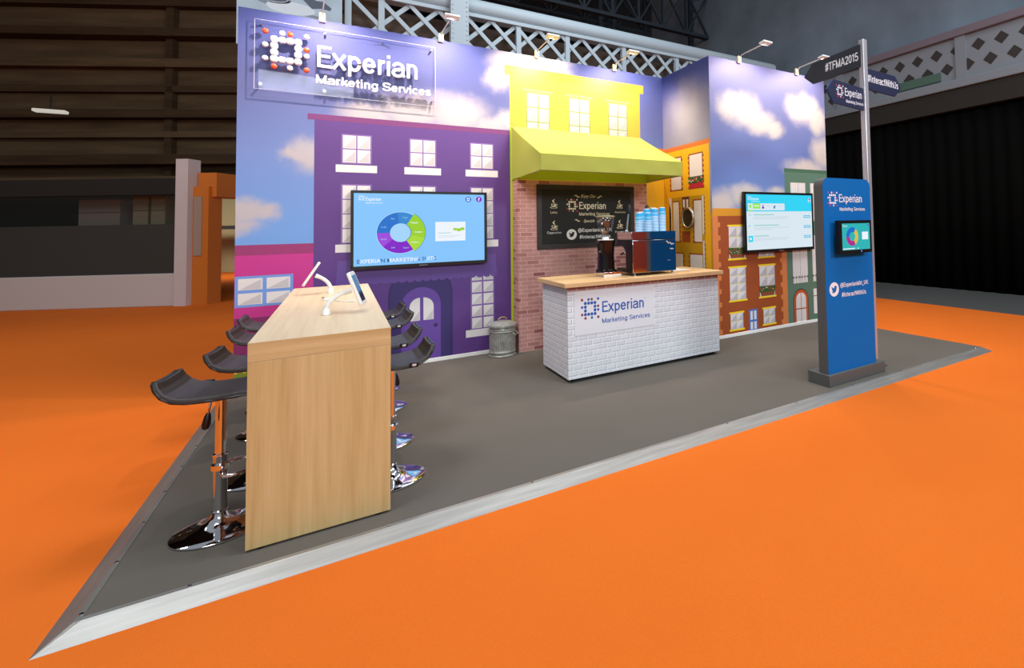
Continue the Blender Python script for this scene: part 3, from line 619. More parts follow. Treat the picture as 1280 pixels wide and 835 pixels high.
# ================================================================== SCREENS
def emi(name, rgb, k=1.0): return mat('screen_' + name, rgb, 0.25, emit=k)
E_w = emi('white', (236, 242, 250)); E_sky = emi('sky', (128, 194, 250)); E_blue = emi('blue', (8, 108, 200)); E_blue2 = emi('blue2', (36, 132, 206)); E_green = emi('green', (150, 206, 26)); E_green2 = emi('green2', (166, 216, 44)); E_pur = emi('purple', (126, 14, 196)); E_pur2 = emi('violet', (154, 66, 216)); E_navy = emi('navy', (22, 84, 150)); E_pale = emi('pale', (160, 210, 248))
E_cyan = emi('cyan', (44, 210, 244)); E_page = emi('page', (216, 231, 240)); E_grey = emi('greyline', (196, 212, 224)); E_teal = emi('teal', (40, 178, 180)); E_tl = emi('tealtext', (150, 205, 200)); E_btn = emi('button', (110, 196, 226)); E_lime = emi('lime', (150, 232, 80)); E_yel = emi('yellow', (214, 190, 70)); E_mag = emi('magenta', (170, 40, 140))
def tv(name, label, x0, x1, z0, z1, fy, fr, bez, draw, mount=True):
    t = thing(name, label, 'television', ((x0 + x1) / 2, fy + .07, z0))
    b = MB(); b.obox(fr, (x0, z0, -.045), (x1, z1, -.002), M_black); b.obox(fr, (x0 + .12, z0 + .12, -.068), (x1 - .12, z1 - .12, -.045), M_black2)
    for a, c in (((x0, z0), (x1, z0 + bez * 1.25)), ((x0, z1 - bez), (x1, z1)), ((x0, z0 + bez), (x0 + bez, z1 - bez)), ((x1 - bez, z0 + bez), (x1, z1 - bez))): b.obox(fr, (a[0], a[1], -.002), (c[0], c[1], .002), M_black)
    b.text(fr, 'SAMSUNG', (x0 + x1) / 2 - .045, (x0 + x1) / 2 + .045, z0 + .010, .011, mat('badge_silver', (170, 170, 172), 0.4), .0025)
    b.build('casing', t, smooth=0)
    b = MB(); draw(b, fr); b.build('screen', t, smooth=0)
    if mount:
        b = MB(); b.obox(fr, ((x0 + x1) / 2 - .25, (z0 + z1) / 2 - .2, -.0735), ((x0 + x1) / 2 + .25, (z0 + z1) / 2 + .2, -.068), M_black2); b.build('wall_bracket', t, smooth=0)
    return t
FT1 = Fr((0, -.08, 0), (1, 0, 0), (0, 0, 1))
def draw1(b, f):
    b.rect(f, 1.043, 2.482, 1.232, 2.090, .0, E_sky)
    put_logo(b, f, 1.092, 1.148, 2.060, 2.004, E_w, E_w, .001, 8); lettering(b, f, 'Experian', 1.160, 1.315, 2.000, .042, E_w, .001, weight=1.0); lettering(b, f, 'Marketing Services', 1.160, 1.335, 1.968, .018, E_w, .001, weight=0.95)
    cx, cz, ro, ri = 1.520, 1.618, .247, .112
    b.disc(f, cx, cz, ro + .008, ro + .008, .001, E_pale, 48)
    def seg(a0, a1, m, r=ro, rin=None, l=.002): b.disc(f, cx, cz, r, r, l, m, 60, math.radians(a0), math.radians(a1), (rin or ri) / r)
    seg(57, 98, E_blue2); seg(98, 135, E_blue); seg(135, 180, E_blue); seg(180, 222, E_pur2); seg(222, 270, E_pur); seg(270, 305, E_pur)
    seg(-57, 57, E_navy, .272, .108, .0026); seg(-57, 57, E_green, .268, .114, .003); seg(-57, -15, E_green2, .268, .114, .0034)
    for s, a, m, w in (('Target', 76, E_pale, .055), ('Plan', 116, E_pale, .04), ('Profile', 158, E_pale, .055), ('Enrich', 202, E_pale, .06), ('Link', 246, E_pale, .04), ('Capture', 288, E_pale, .065), ('Engage', 40, E_w, .08), ('Analyse', 2, E_w, .085), ('Attribute', -38, E_w, .085)):
        r = .19; x = cx + r * math.cos(math.radians(a)); z = cz + r * math.sin(math.radians(a)); b.text(f, s, x - w / 2, x + w / 2, z - .010, .018, m, .004, bold=.01 if m is E_w else 0)
    b.disc(f, cx, cz, ri - .002, ri - .002, .0015, E_pale, 36)
    b.disc(f, 2.286, 2.028, .036, .036, .001, E_blue, 20); b.rect(f, 2.270, 2.302, 2.006, 2.050, .002, E_w); b.rect(f, 2.278, 2.294, 2.018, 2.040, .003, E_blue2)
    b.disc(f, 2.416, 2.030, .036, .036, .001, E_pur, 20); b.text(f, '?', 2.404, 2.428, 2.008, .042, E_w, .002, bold=.02)
    b.rect(f, 1.899, 2.250, 1.500, 1.742, .001, E_w)
    for k_ in range(3): b.disc(f, 2.13 + .042 * k_, 1.650 - .012 * (k_ % 2), .026, .020, .002, E_green, 12)
    b.rect(f, 2.115, 2.155, 1.66, 1.68, .0025, E_w); b.rect(f, 1.93, 2.08, 1.598, 1.606, .002, E_tl); b.rect(f, 1.93, 2.19, 1.564, 1.569, .002, E_grey); b.rect(f, 1.93, 2.12, 1.548, 1.553, .002, E_grey)
    def mk(t):
        i = int(t * 23.5); return E_navy if i in (0, 7, 9, 18, 23) else (E_pale if i in (1, 6, 8, 10, 16, 17) else E_w)
    b.text(f, 'EXPERIAN MARKETING SUITE', 1.078, 1.906, 1.270, .044, lambda t: (E_navy if (t < .03 or .28 < t < .40 or .76 < t < .86 or t > .975) else E_w), .001, bold=.012)
tv('television', 'large television showing a colour wheel on the purple house wall', 1.014, 2.516, 1.200, 2.122, -.08, FT1, .030, draw1)
FT2 = Fr((0, -D - .08, 0), (1, 0, 0), (0, 0, 1))
def draw2(b, f):
    b.rect(f, 5.893, 7.295, 1.228, 2.078, .0, E_page); b.rect(f, 5.893, 7.295, 1.818, 2.078, .001, E_cyan)
    put_logo(b, f, 5.925, 5.985, 2.045, 1.99, E_w, E_w, .002, 8); lettering(b, f, 'Experian', 5.995, 6.14, 1.99, .040, E_w, .002, weight=1.0); lettering(b, f, 'Marketing Services', 5.995, 6.16, 1.962, .016, E_w, .002, weight=0.95)
    b.disc(f, 7.245, 1.995, .030, .038, .002, E_w, 16); b.disc(f, 7.245, 2.01, .018, .018, .003, E_mag, 10); b.disc(f, 7.245, 1.975, .016, .012, .003, E_blue, 10)
    b.rect(f, 5.925, 6.68, 1.835, 1.94, .002, E_page); b.rect(f, 6.02, 6.17, 1.86, 1.94, .003, E_lime); b.rect(f, 6.045, 6.145, 1.893, 1.908, .004, E_w); b.disc(f, 5.968, 1.895, .026, .026, .003, E_lime, 12); b.rect(f, 5.93, 6.01, 1.82, 1.84, .003, E_lime)
    b.disc(f, 6.225, 1.875, .026, .016, .003, E_pur, 12); b.disc(f, 6.225, 1.905, .013, .013, .003, E_pur, 10); b.poly(f, [(6.44, 1.90), (6.49, 1.91), (6.47, 1.86), (6.445, 1.86)], .003, E_blue2)
    b.rect(f, 6.30, 6.37, 1.89, 1.902, .003, E_grey); b.rect(f, 6.55, 6.64, 1.89, 1.902, .003, E_grey); b.rect(f, 6.18, 6.184, 1.84, 1.94, .003, E_grey); b.rect(f, 6.40, 6.404, 1.84, 1.94, .003, E_grey)
    for i, z in enumerate((1.76, 1.60, 1.44)):
        b.rect(f, 6.03, 6.45 + .1 * (i == 1) - .12 * (i == 2), z, z + .014, .002, E_tl); b.rect(f, 6.03, 6.78, z - .035, z - .026, .002, E_grey); b.rect(f, 6.03, 6.72 - .3 * (i == 1), z - .058, z - .049, .002, E_grey)
        b.rect(f, 7.10, 7.255, z - .05, z - .005, .002, E_btn); b.rect(f, 7.12, 7.235, z - .031, z - .022, .003, E_w)
    b.rect(f, 5.93, 5.985, 1.755, 1.775, .002, E_grey); b.rect(f, 5.925, 5.96, 1.595, 1.61, .002, E_btn); b.rect(f, 5.92, 6.01, 1.362, 1.455, .002, E_cyan); b.disc(f, 5.962, 1.41, .02, .02, .003, E_w, 10)
tv('television', 'television showing a pale web page on the brick red house wall', 5.848, 7.332, 1.198, 2.112, -D - .08, FT2, .036, draw2)

# ================================================================== PORTHOLE on the return wall
ph = thing('round_mirror', 'round metal-rimmed dark mirror on the mustard house wall', 'mirror', (W, -.69, 1.745))
FP = Fr((W, 0, 0), (0, -1, 0), (0, 0, 1))
def ringlathe(fr, cu, cv, prof, m, n=40):
    vs = []
    for r, h in prof:
        for j in range(n): vs.append(fr.p(cu + r * math.cos(2 * PI * j / n), cv + r * math.sin(2 * PI * j / n), h))
    return vs, [(i * n + j, i * n + (j + 1) % n, (i + 1) * n + (j + 1) % n, (i + 1) * n + j) for i in range(len(prof) - 1) for j in range(n)]
b = MB(); b.add(*ringlathe(FP, .692, 1.744, [(.168, .002), (.168, .022), (.155, .034), (.138, .030), (.130, .016)], M_steel), mat('pewter_rim', (170, 164, 150), 0.3, 0.9)); b.build('rim', ph, smooth=50)
b = MB(); b.disc(FP, .692, 1.744, .134, .134, .014, mat('dark_glass', (46, 44, 34), 0.12), 40); b.build('glass', ph)

# ================================================================== KIOSK
FK = Fr((0, -3.65, 0), (1, 0, 0), (0, 0, 1)); kx0, kx1 = 4.94, 5.704
M_kblue = mat('kiosk_blue', (0, 100, 174), 0.6, spec=.2)
ks = thing('kiosk_totem', 'tall blue information totem on a dark grey plinth', 'totem', (5.36, -3.54, 0))
def rrect(x0, x1, z0, z1, r, bottom=False, n=8):
    p = [(x0, z0), (x1, z0)]
    p += [(x1 - r + r * math.cos(PI / 2 * i / n), z1 - r + r * math.sin(PI / 2 * i / n)) for i in range(n + 1)]
    p += [(x0 + r - r * math.sin(PI / 2 * i / n), z1 - r + r * math.cos(PI / 2 * i / n)) for i in range(n + 1)]
    return p
o_ = rrect(kx0, kx1, .115, 2.085, .085)
b = MB(); b.prism(FK, o_, -.118, -.001, M_kblue, M_grey_dark); b.poly(Fr((0, -3.65 + .118, 0), (-1, 0, 0), (0, 0, 1)), [(-p[0], p[1]) for p in o_], .001, M_kblue); b.build('body', ks, smooth=30)
M_kw = mat('kiosk_white', (236, 232, 236), 0.5); M_kp = mat('kiosk_pink', (196, 60, 130), 0.5)
b = MB(); b.poly(FK, o_, .0006, M_kblue)
put_logo(b, FK, 5.018, 5.152, 1.934, 1.802, M_kw, M_kp, .0016); lettering(b, FK, 'Experian', 5.182, 5.553, 1.836, .083, M_kw, .0016, weight=1.0); lettering(b, FK, 'Marketing Services', 5.190, 5.600, 1.748, .036, M_kw, .0016, weight=1.12)
put_bird(b, FK, 5.064, .950, .072, M_kw, M_kblue, .0016); lettering(b, FK, '@ExperianMkt_UK', 5.160, 5.612, .962, .044, M_kw, .0016, weight=1.12); lettering(b, FK, '#InteractWithUs', 5.178, 5.572, .862, .046, M_kw, .0016, weight=1.12)
b.build('front_panel', ks, smooth=0)
MB().box((4.916, -3.682, 0), (5.815, -3.40, .115), M_grey_dark).build('plinth', ks, bevel=.004)
km = thing('kiosk_monitor', 'small black touchscreen mounted on the blue totem', 'monitor', (5.315, -3.66, 1.31))
FM = Fr((0, -3.74, 0), (1, 0, 0), (0, 0, 1))
b = MB(); b.obox(FM, (5.056, 1.309, -.045), (5.574, 1.646, -.002), M_black); b.obox(FM, (5.16, 1.40, -.088), (5.47, 1.56, -.045), M_black2)
for a, c in (((5.056, 1.309), (5.574, 1.343)), ((5.056, 1.614), (5.574, 1.646)), ((5.056, 1.343), (5.10, 1.614)), ((5.55, 1.343), (5.574, 1.614))): b.obox(FM, (a[0], a[1], -.002), (c[0], c[1], .004), M_black)
b.build('casing', km, smooth=0)
b = MB(); b.rect(FM, 5.10, 5.55, 1.343, 1.614, .0, E_teal)
for a0, a1, m in ((55, 180, E_blue), (180, 300, E_mag), (-60, 55, E_yel)): b.disc(FM, 5.262, 1.480, .095, .095, .001, m, 40, math.radians(a0), math.radians(a1), .48)
b.rect(FM, 5.42, 5.52, 1.445, 1.525, .001, E_w); b.rect(FM, 5.115, 5.30, 1.352, 1.362, .001, E_w); b.rect(FM, 5.34, 5.36, 1.352, 1.362, .001, E_w); b.disc(FM, 5.525, 1.595, .012, .012, .001, E_pur, 10)
put_logo(b, FM, 5.115, 5.135, 1.600, 1.580, E_w, E_w, .001, 6); lettering(b, FM, 'Experian', 5.14, 5.19, 1.582, .014, E_w, .001, weight=1.0)
b.build('screen', km, smooth=0)
b = MB(); b.disc(FM, 5.40, 1.326, .008, .008, .0046, emi('led', (60, 140, 255), 2.0), 12); b.build('power_light', km)

# ================================================================== SIGNPOST
sp = thing('signpost', 'silver signpost with three navy arrow signs behind the blue totem', 'signpost', (5.922, -3.465, 0))
b = MB(); b.box((5.887, -3.50, 0), (5.957, -3.43, 3.735), mat('post_aluminium', (206, 206, 212), 0.35, 0.7)); b.build('post', sp, bevel=.006)
MB().box((5.82, -3.57, 0), (6.02, -3.37, .012), M_brushed).build('base_plate', sp, bevel=.003)
M_navy = mat('navy_board', (24, 32, 66), 0.5); M_slate = mat('slate_board', (30, 36, 48), 0.55); M_navyedge = mat('navy_board_edge', (26, 56, 116), 0.5); M_sw = mat('sign_white', (226, 228, 234), 0.5); M_spk = mat('sign_pink', (206, 60, 100), 0.5)
d1 = Vector((-.0, -1.0, 0))
FA1 = Fr((5.886, -3.46, 0), (.0762, -.997, 0), (0, 0, 1)); FA1 = Fr((5.880, -3.425, 0), (-.076, -.997, 0), (0, 0, 1))
# sign reading towards the post, arrow pointing away into the stand
b = MB(); fr = Fr((5.893, -3.43, 0), (-.03, -.9995, 0), (0, 0, 1))
b.prism(fr, [(.03, 3.418), (.03, 3.682), (-.715, 3.662), (-.86, 3.520), (-.715, 3.402)], -.012, .012, M_slate, M_slate)
lettering(b, fr, '#TFMA2015', -.50, -.002, 3.500, .098, M_sw, .0128, weight=1.12); o = b.build('arrow_board', sp, smooth=0); o['label'] = 'dark slate arrow board pointing away'
fr = Fr((5.887, -3.466, 0), (.9987, .0507, 0), (0, 0, 1))
b = MB(); b.prism(fr, [(.03, 2.905), (.03, 3.158), (-.555, 3.182), (-.665, 3.058), (-.555, 2.925)], -.012, .012, M_navy, M_navyedge)
put_logo(b, fr, -.50, -.385, 3.128, 3.005, M_sw, M_spk, .0128); lettering(b, fr, 'Experian', -.355, -.04, 3.030, .088, M_sw, .0128, weight=1.0); lettering(b, fr, 'Marketing Services', -.335, -.012, 2.955, .036, M_sw, .0128, weight=1.12); o = b.build('arrow_board', sp, smooth=0); o['label'] = 'navy arrow board pointing left with emblem'
fr = Fr((5.957, -3.466, 0), (.9987, .0507, 0), (0, 0, 1))
b = MB(); b.prism(fr, [(-.02, 3.165), (-.02, 3.408), (.60, 3.412), (.735, 3.285), (.60, 3.160)], -.012, .012, M_navy, M_navyedge)
lettering(b, fr, '#InteractWithUs', .02, .665, 3.255, .085, M_sw, .0128, weight=1.12); o = b.build('arrow_board', sp, smooth=0); o['label'] = 'navy arrow board pointing right'

# ================================================================== COFFEE COUNTER
M_oak_x = wood_mat('oak_worktop', 0, (196, 152, 104), (216, 176, 126), (226, 192, 146))
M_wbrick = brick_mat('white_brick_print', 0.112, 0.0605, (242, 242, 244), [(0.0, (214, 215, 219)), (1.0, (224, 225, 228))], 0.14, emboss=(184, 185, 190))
M_rbrick = brick_mat('rose_brick_strip', 0.112, 0.050, (206, 180, 176), [(0.0, (150, 104, 98)), (1.0, (164, 116, 108))], 0.13, loc=(0, 0, .953 % .05 * -1))  # rose-toned brick row just below the worktop
ct = thing('coffee_counter', 'white brick patterned coffee counter with a pale oak worktop', 'counter', (3.9, -1.55, 0))
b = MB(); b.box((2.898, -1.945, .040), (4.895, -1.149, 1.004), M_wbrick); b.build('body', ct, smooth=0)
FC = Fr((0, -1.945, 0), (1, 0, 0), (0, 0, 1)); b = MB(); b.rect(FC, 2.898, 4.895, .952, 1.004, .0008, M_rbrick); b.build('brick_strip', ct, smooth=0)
b = MB(); b.obox(FC, (2.972, .486, 0), (3.950, .950, .004), mat('logo_panel_white', (226, 226, 230), 0.45))
M_lb = mat('logo_blue', (24, 84, 172), 0.5); M_lr = mat('logo_maroon', (136, 22, 52), 0.5)
put_logo(b, FC, 3.057, 3.242, .857, .660, M_lb, M_lr, .005, 16); lettering(b, FC, 'Experian', 3.285, 3.805, .703, .118, M_lb, .005, weight=1.0); lettering(b, FC, 'Marketing Services', 3.287, 3.886, .585, .052, M_lb, .005, weight=0.95); b.text(FC, 'TM', 3.815, 3.835, .80, .012, M_lb, .005)
b.build('logo_panel', ct, smooth=0)
MB().box((2.96, -1.90, 0), (4.84, -1.20, .04), M_black2).build('recessed_plinth', ct, smooth=0)
MB().box((2.845, -2.008, 1.004), (4.935, -1.099, 1.051), M_oak_x).build('worktop', ct, bevel=.003)
WZ = 1.051
# paper sheet
tag(MB().box((4.42, -1.62, WZ), (4.72, -1.30, WZ + .0015), mat('paper', (238, 238, 236), 0.6)).build('paper_sheet', smooth=0), 'white paper sheet lying at the right end of the oak worktop', 'paper')
# ---------------------------------------------------------------- espresso machine
em = thing('espresso_machine', 'polished steel lever espresso machine on the oak worktop', 'coffee machine', (4.03, -1.64, WZ))
def mirror_panel():
    n = NT('mirror_steel'); f = n.noise(n.mapv(n.obj, scale=(1, 1, 1)), 3.0, 2)
    return n.done((0.62, 0.62, 0.63, 1), 0.045, 1.0)
M_mir = mirror_panel(); FE = Fr((0, -1.85, 0), (1, 0, 0), (0, 0, 1)); ex0, ex1 = 3.735, 4.325
b = MB(); b.box((ex0, -1.835, 1.085), (ex1, -1.66, 1.475), M_black); b.box((ex0 + .01, -1.66, 1.40), (ex1 - .01, -1.43, 1.475), M_black)
for x in (ex0, ex1 - .006):
    fs = Fr((x, 0, 0), (0, -1, 0), (0, 0, 1)); n = 10
    b.prism(Fr((x + (.0 if x == ex0 else 0), 0, 0), (0, -1, 0), (0, 0, 1)), [(1.835, 1.085), (1.835, 1.475), (1.45, 1.475), (1.45, 1.42)] + [(1.45 + .22 * math.sin(PI / 2 * i / n), 1.30 + .12 * math.cos(PI / 2 * i / n)) for i in range(n + 1)] + [(1.67, 1.13), (1.45, 1.13), (1.45, 1.085)], -.004 if x == ex0 else -.006, .003 if x == ex0 else 0, M_black)
b.build('body', em, bevel=.004)
b = MB(); b.obox(FE, (ex0 - .004, 1.088, -.014), (ex1 + .004, 1.468, .0), M_mir); o = b.build('back_panel', em, bevel=.003); o['label'] = 'mirror polished steel back panel'
b = MB(); vs = [FE.p(ex0 - .004, 1.476, 0), FE.p(ex1 + .004, 1.476, 0), FE.p(ex1 + .004, 1.568, -.002), FE.p(ex0 - .004, 1.568, -.002)]
b.add(vs + [v + Vector((0, .012, 0)) for v in vs], [(0, 1, 2, 3), (7, 6, 5, 4), (0, 4, 5, 1), (1, 5, 6, 2), (2, 6, 7, 3), (3, 7, 4, 0)], M_mir); b.build('upper_panel', em)
b = MB(); b.box((ex0 - .004, -1.825, 1.476), (ex0 + .004, -1.43, 1.566), M_mir); b.box((ex1 - .004, -1.825, 1.476), (ex1 + .004, -1.43, 1.566), M_mir); b.box((ex0, -1.825, 1.540), (ex1, -1.43, 1.560), M_steel); b.box((ex0, -1.438, 1.44), (ex1, -1.430, 1.566), M_mir)
b.build('cup_tray', em, bevel=.002)
b = MB(); b.box((ex0 + .0, -1.66, 1.085), (ex1, -1.42, 1.13), M_black); b.box((ex0 + .02, -1.655, 1.130), (ex1 - .02, -1.43, 1.134), M_steel); b.build('drip_tray', em, bevel=.003)
for x in (ex0 + .035, ex1 - .04):
    for y in (-1.82, -1.47): MB().lathe((x, y, WZ), [(.016, 0), (.018, .008), (.014, .02), (.014, .036)], M_steel, 14).build('foot', em)
b = MB()
for i in range(26):
    for j in range(3): b.disc(FE, 3.80 + i * .018 + (j % 2) * .009, 1.452 - j * .012, .0035, .0035, .0006, M_black2, 6)
b.build('vent', em, smooth=0); b = MB()
b.stroke(FE, [(4.19 + .012 * t, 1.44 - .004 * t + .012 * math.sin(t * 1.7)) for t in range(10)], [.006 + .004 * math.sin(t * 2.3) ** 2 for t in range(10)], .0006, M_whitepl)
b.build('engraved_motif', em, smooth=0); b = MB()
b.stroke(FE, [(4.245 + .008 * t, 1.352 + .008 * math.sin(t * 2)) for t in range(7)], .006, .0006, M_whitepl)
b.build('engraved_motif', em, smooth=0); b = MB()
b.stroke(FE, [(4.20 + .007 * t, 1.215 + .004 * math.sin(t * 2)) for t in range(8)], .004, .0006, mat('engraving', (130, 160, 190), 0.4))
b.build('engraved_motif', em, smooth=0)
for k, x in enumerate((3.825, 4.075)):
    g = MB().lathe((x, -1.52, 1.30), [(.026, 0), (.034, .012), (.034, .06), (.028, .075), (.028, .27), (.02, .285)], M_chrome, 20).build('group_head', em)
    MB().tube([(x + .008, -1.505, 1.585), (x + .022, -1.50, 1.66), (x + .045, -1.495, 1.785)], [.017, .013, .011], M_chrome, 10).build('lever', g)
    MB().tube([(x + .045, -1.495, 1.785), (x + .05, -1.494, 1.80), (x + .062, -1.49, 1.875), (x + .066, -1.489, 1.90)], [.013, .019, .022, .016], M_black, 12).build('lever_handle', g)
    MB().tube([(x, -1.52, 1.305), (x, -1.43, 1.30), (x, -1.36, 1.285)], [.016, .010, .013], M_black, 10).build('portafilter', g)
# ---------------------------------------------------------------- coffee grinder
gr = thing('coffee_grinder', 'black coffee grinder with clear bean hopper beside the espresso machine', 'grinder', (3.53, -1.60, WZ + .055))
gx, gy = 3.525, -1.585
kb = MB(); kb.box((3.432, -1.70, WZ), (3.655, -1.47, WZ + .055), M_mir); kb.box((3.445, -1.69, WZ + .05), (3.642, -1.48, WZ + .0552), M_steel)
tag(kb.build('knock_box', bevel=.003), 'low polished steel box under the coffee grinder', 'box')
b = MB(); z0 = WZ + .0556
def loft(b, secs, m):
    vs = []; n = 4 * 6
    for (cx, cy, hx, hy, z) in secs:
        for j in range(n):
            t = 2 * PI * (j + .5) / n; ct_, st_ = math.cos(t), math.sin(t); e = .35
            vs.append((cx + hx * math.copysign(abs(ct_) ** e, ct_), cy + hy * math.copysign(abs(st_) ** e, st_), z))
    k_ = len(secs)
    b.add(vs, [(i * n + j, i * n + (j + 1) % n, (i + 1) * n + (j + 1) % n, (i + 1) * n + j) for i in range(k_ - 1) for j in range(n)] + [list(range(n))[::-1], [(k_ - 1) * n + j for j in range(n)]], m)
loft(b, [(3.515, gy, .105, .10, z0), (3.515, gy, .105, .10, z0 + .02), (3.512, gy, .088, .085, z0 + .03), (3.512, gy, .080, .08, 1.30), (3.515, gy, .085, .085, 1.44), (3.515, gy, .10, .09, 1.472)], mat('gloss_black', (12, 12, 13), 0.12))
b.build('body', gr, smooth=40)
b = MB(); b.tube([(3.43, -1.63, 1.33), (3.43, -1.63, 1.45)], [.035, .05], M_black, 16); b.tube([(3.41, -1.66, 1.345), (3.385, -1.70, 1.35)], .008, M_chrome, 8); b.build('doser', gr)
b = MB(); b.box((3.59, -1.65, 1.405), (3.632, -1.60, 1.465), M_black); b.build('adjuster', gr, bevel=.004)
b = MB(); b.lathe((gx - .012, gy, 0), [(.07, 1.472), (.095, 1.478), (.095, 1.486), (.04, 1.488), (.038, 1.515)], M_whitepl, 28); b.build('collar', gr)
HP = [(.036, 1.512), (.040, 1.535), (.066, 1.575), (.092, 1.63), (.104, 1.69), (.108, 1.750)]
M_hop = acrylic('hopper_plastic', 0.90, 0.05, 0.10)
hp = MB(); hn = 32; vs = []
for r, z in HP:
    for j in range(hn): vs.append((gx - .012 + r * math.cos(2 * PI * j / hn), gy + r * math.sin(2 * PI * j / hn), z))
hp.add(vs, [(i * hn + j, i * hn + (j + 1) % hn, (i + 1) * hn + (j + 1) % hn, (i + 1) * hn + j) for i in range(len(HP) - 1) for j in range(hn)], M_hop)
ho = hp.build('hopper', gr, smooth=60); sm = ho.modifiers.new('solid', 'SOLIDIFY'); sm.thickness = .003
b = MB(); b.lathe((gx - .012, gy, 1.750), [(.110, 0), (.112, .004), (.110, .012), (.085, .017), (.0005, .018)], mat('hopper_lid', (150, 140, 104), 0.4), 32); b.build('lid', ho)
bn = MB(); random.seed(3)
for i in range(46):
    r = .034 + .0 * i; a = random.random() * 6.28; z = 1.535 + random.random() * .055; rr = random.random() * (.02 + (z - 1.53) * .55)
    bn.lathe((gx - .012 + rr * math.cos(a), gy + rr * math.sin(a), z), [(.0005, -.007), (.006, -.004), (.0075, 0), (.006, .004), (.0005, .007)], mat('coffee_bean', (96, 50, 26), 0.45), 7)
bo = bn.build('coffee_beans', ho); bo['kind'] = 'stuff'
# ---------------------------------------------------------------- stacked paper cups
M_cup = mat('cup_cyan', (40, 166, 222), 0.45); M_cupw = mat('cup_white', (230, 240, 244), 0.5); M_cup2 = mat('cup_blue_pale', (126, 198, 230), 0.5)
def cup_mesh():
    b = MB(); b.lathe((0, 0, 0), [(.0435, .0), (.0455, .002), (.0455, .005), (.0435, .007), (.0425, .014)], M_cupw, 24)
    b.v.clear(); b.f.clear(); b.m.clear()
    def ring(p, m): 
        n = 24; vs = [(r * math.cos(2 * PI * j / n), r * math.sin(2 * PI * j / n), z) for r, z in p for j in range(n)]
        b.add(vs, [(i * n + j, i * n + (j + 1) % n, (i + 1) * n + (j + 1) % n, (i + 1) * n + j) for i in range(len(p) - 1) for j in range(n)], m)
    ring([(.0425, .003), (.0445, .0), (.0455, .003), (.0440, .006)], M_cupw); ring([(.0440, .006), (.0425, .026)], M_cup); ring([(.0425, .026), (.0405, .050)], M_cup2)
    ring([(.0405, .050), (.0360, .092)], M_cup); ring([(.0360, .092), (.0350, .100), (.0335, .100)], M_cupw); ring([(.0335, .100), (.033, .094), (.0005, .094)], M_cupw)
    return b
first = None
stacks = [('left front stack', 3.878, -1.745, .240), ('middle front stack', 3.995, -1.76, .240), ('right centre stack', 4.16, -1.65, .290), ('rightmost stack', 4.25, -1.67, .298),
          ('left rear stack', 3.985, -1.60, .255), ('middle rear stack', 4.095, -1.555, .285), ('right rear stack', 4.200, -1.535, .300)]
ORD = 'first second third fourth fifth sixth seventh eighth ninth tenth eleventh twelfth thirteenth fourteenth fifteenth sixteenth seventeenth eighteenth'.split()
for nm, x, y, hh in stacks:
    n = max(6, int(round((hh - .100) / .0135)) + 1)
    for k_ in range(n):
        z = 1.561 + k_ * .0135
        if first is None:
            first = cup_mesh().build('paper_cup', smooth=50); first.location = (x, y, z); o = first
        else:
            o = first.copy(); C.objects.link(o); o.location = (x, y, z)
        o['category'] = 'cup'; o['group'] = 'blue paper cups stacked on the coffee machine'
        w_ = n - 1 - k_
        o['label'] = ('topmost' if w_ == 0 else ORD[w_] + ' from the top,') + ' blue paper cup of the ' + nm + ' on the machine'

# ================================================================== TRASH CAN
tc_ = thing('trash_can', 'galvanised ribbed metal trash can with lid beside the brick panel', 'trash can', (2.672, -.205, 0))
n = NT('galvanised'); f = n.noise(n.obj, 18, 4, .65); M_galv = n.done(n.ramp(f, [(0.3, (142, 143, 138)), (0.7, (186, 186, 178))]), 0.42, 0.40)
cx, cy = 2.672, -.205
b = MB(); nn = 144
def flute(t, z): return 1.0 + (.022 * math.cos(36 * t) if .085 < z < .295 else 0)
b.lathe((cx, cy, 0), [(.150, .0), (.166, .004), (.168, .012), (.160, .020), (.162, .045), (.168, .055), (.162, .066), (.158, .080), (.158, .086), (.158, .19), (.158, .294), (.158, .300), (.166, .312), (.160, .325), (.166, .338), (.160, .350), (.160, .385)], M_galv, nn, flute); b.build('body', tc_, smooth=45)
b = MB(); b.lathe((cx, cy, 0), [(.158, .372), (.176, .372), (.178, .385), (.174, .400), (.160, .405), (.12, .428), (.06, .443), (.0005, .447)], M_galv, 48); lid = b.build('lid', tc_, smooth=40)
b = MB(); b.tube([(cx - .055, cy - .01, .438), (cx - .050, cy - .01, .468), (cx - .02, cy - .01, .486), (cx + .02, cy - .01, .486), (cx + .050, cy - .01, .468), (cx + .055, cy - .01, .438)], .009, mat('handle_bronze', (170, 138, 104), 0.4, 0.6), 8); b.build('lid_handle', lid)
b = MB(); a = math.radians(-42); ca, sa = math.cos(a), math.sin(a); tx, ty = -sa, ca
b.tube([(cx + .158 * ca + tx * s_, cy + .158 * sa + ty * s_, z_) for s_, z_ in ((-.05, .30),)] + [(cx + .195 * ca + tx * s_, cy + .195 * sa + ty * s_, z_) for s_, z_ in ((-.05, .27), (.05, .27))] + [(cx + .158 * ca + tx * .05, cy + .158 * sa + ty * .05, .30)], .006, M_galv, 8); b.build('side_handle', tc_)

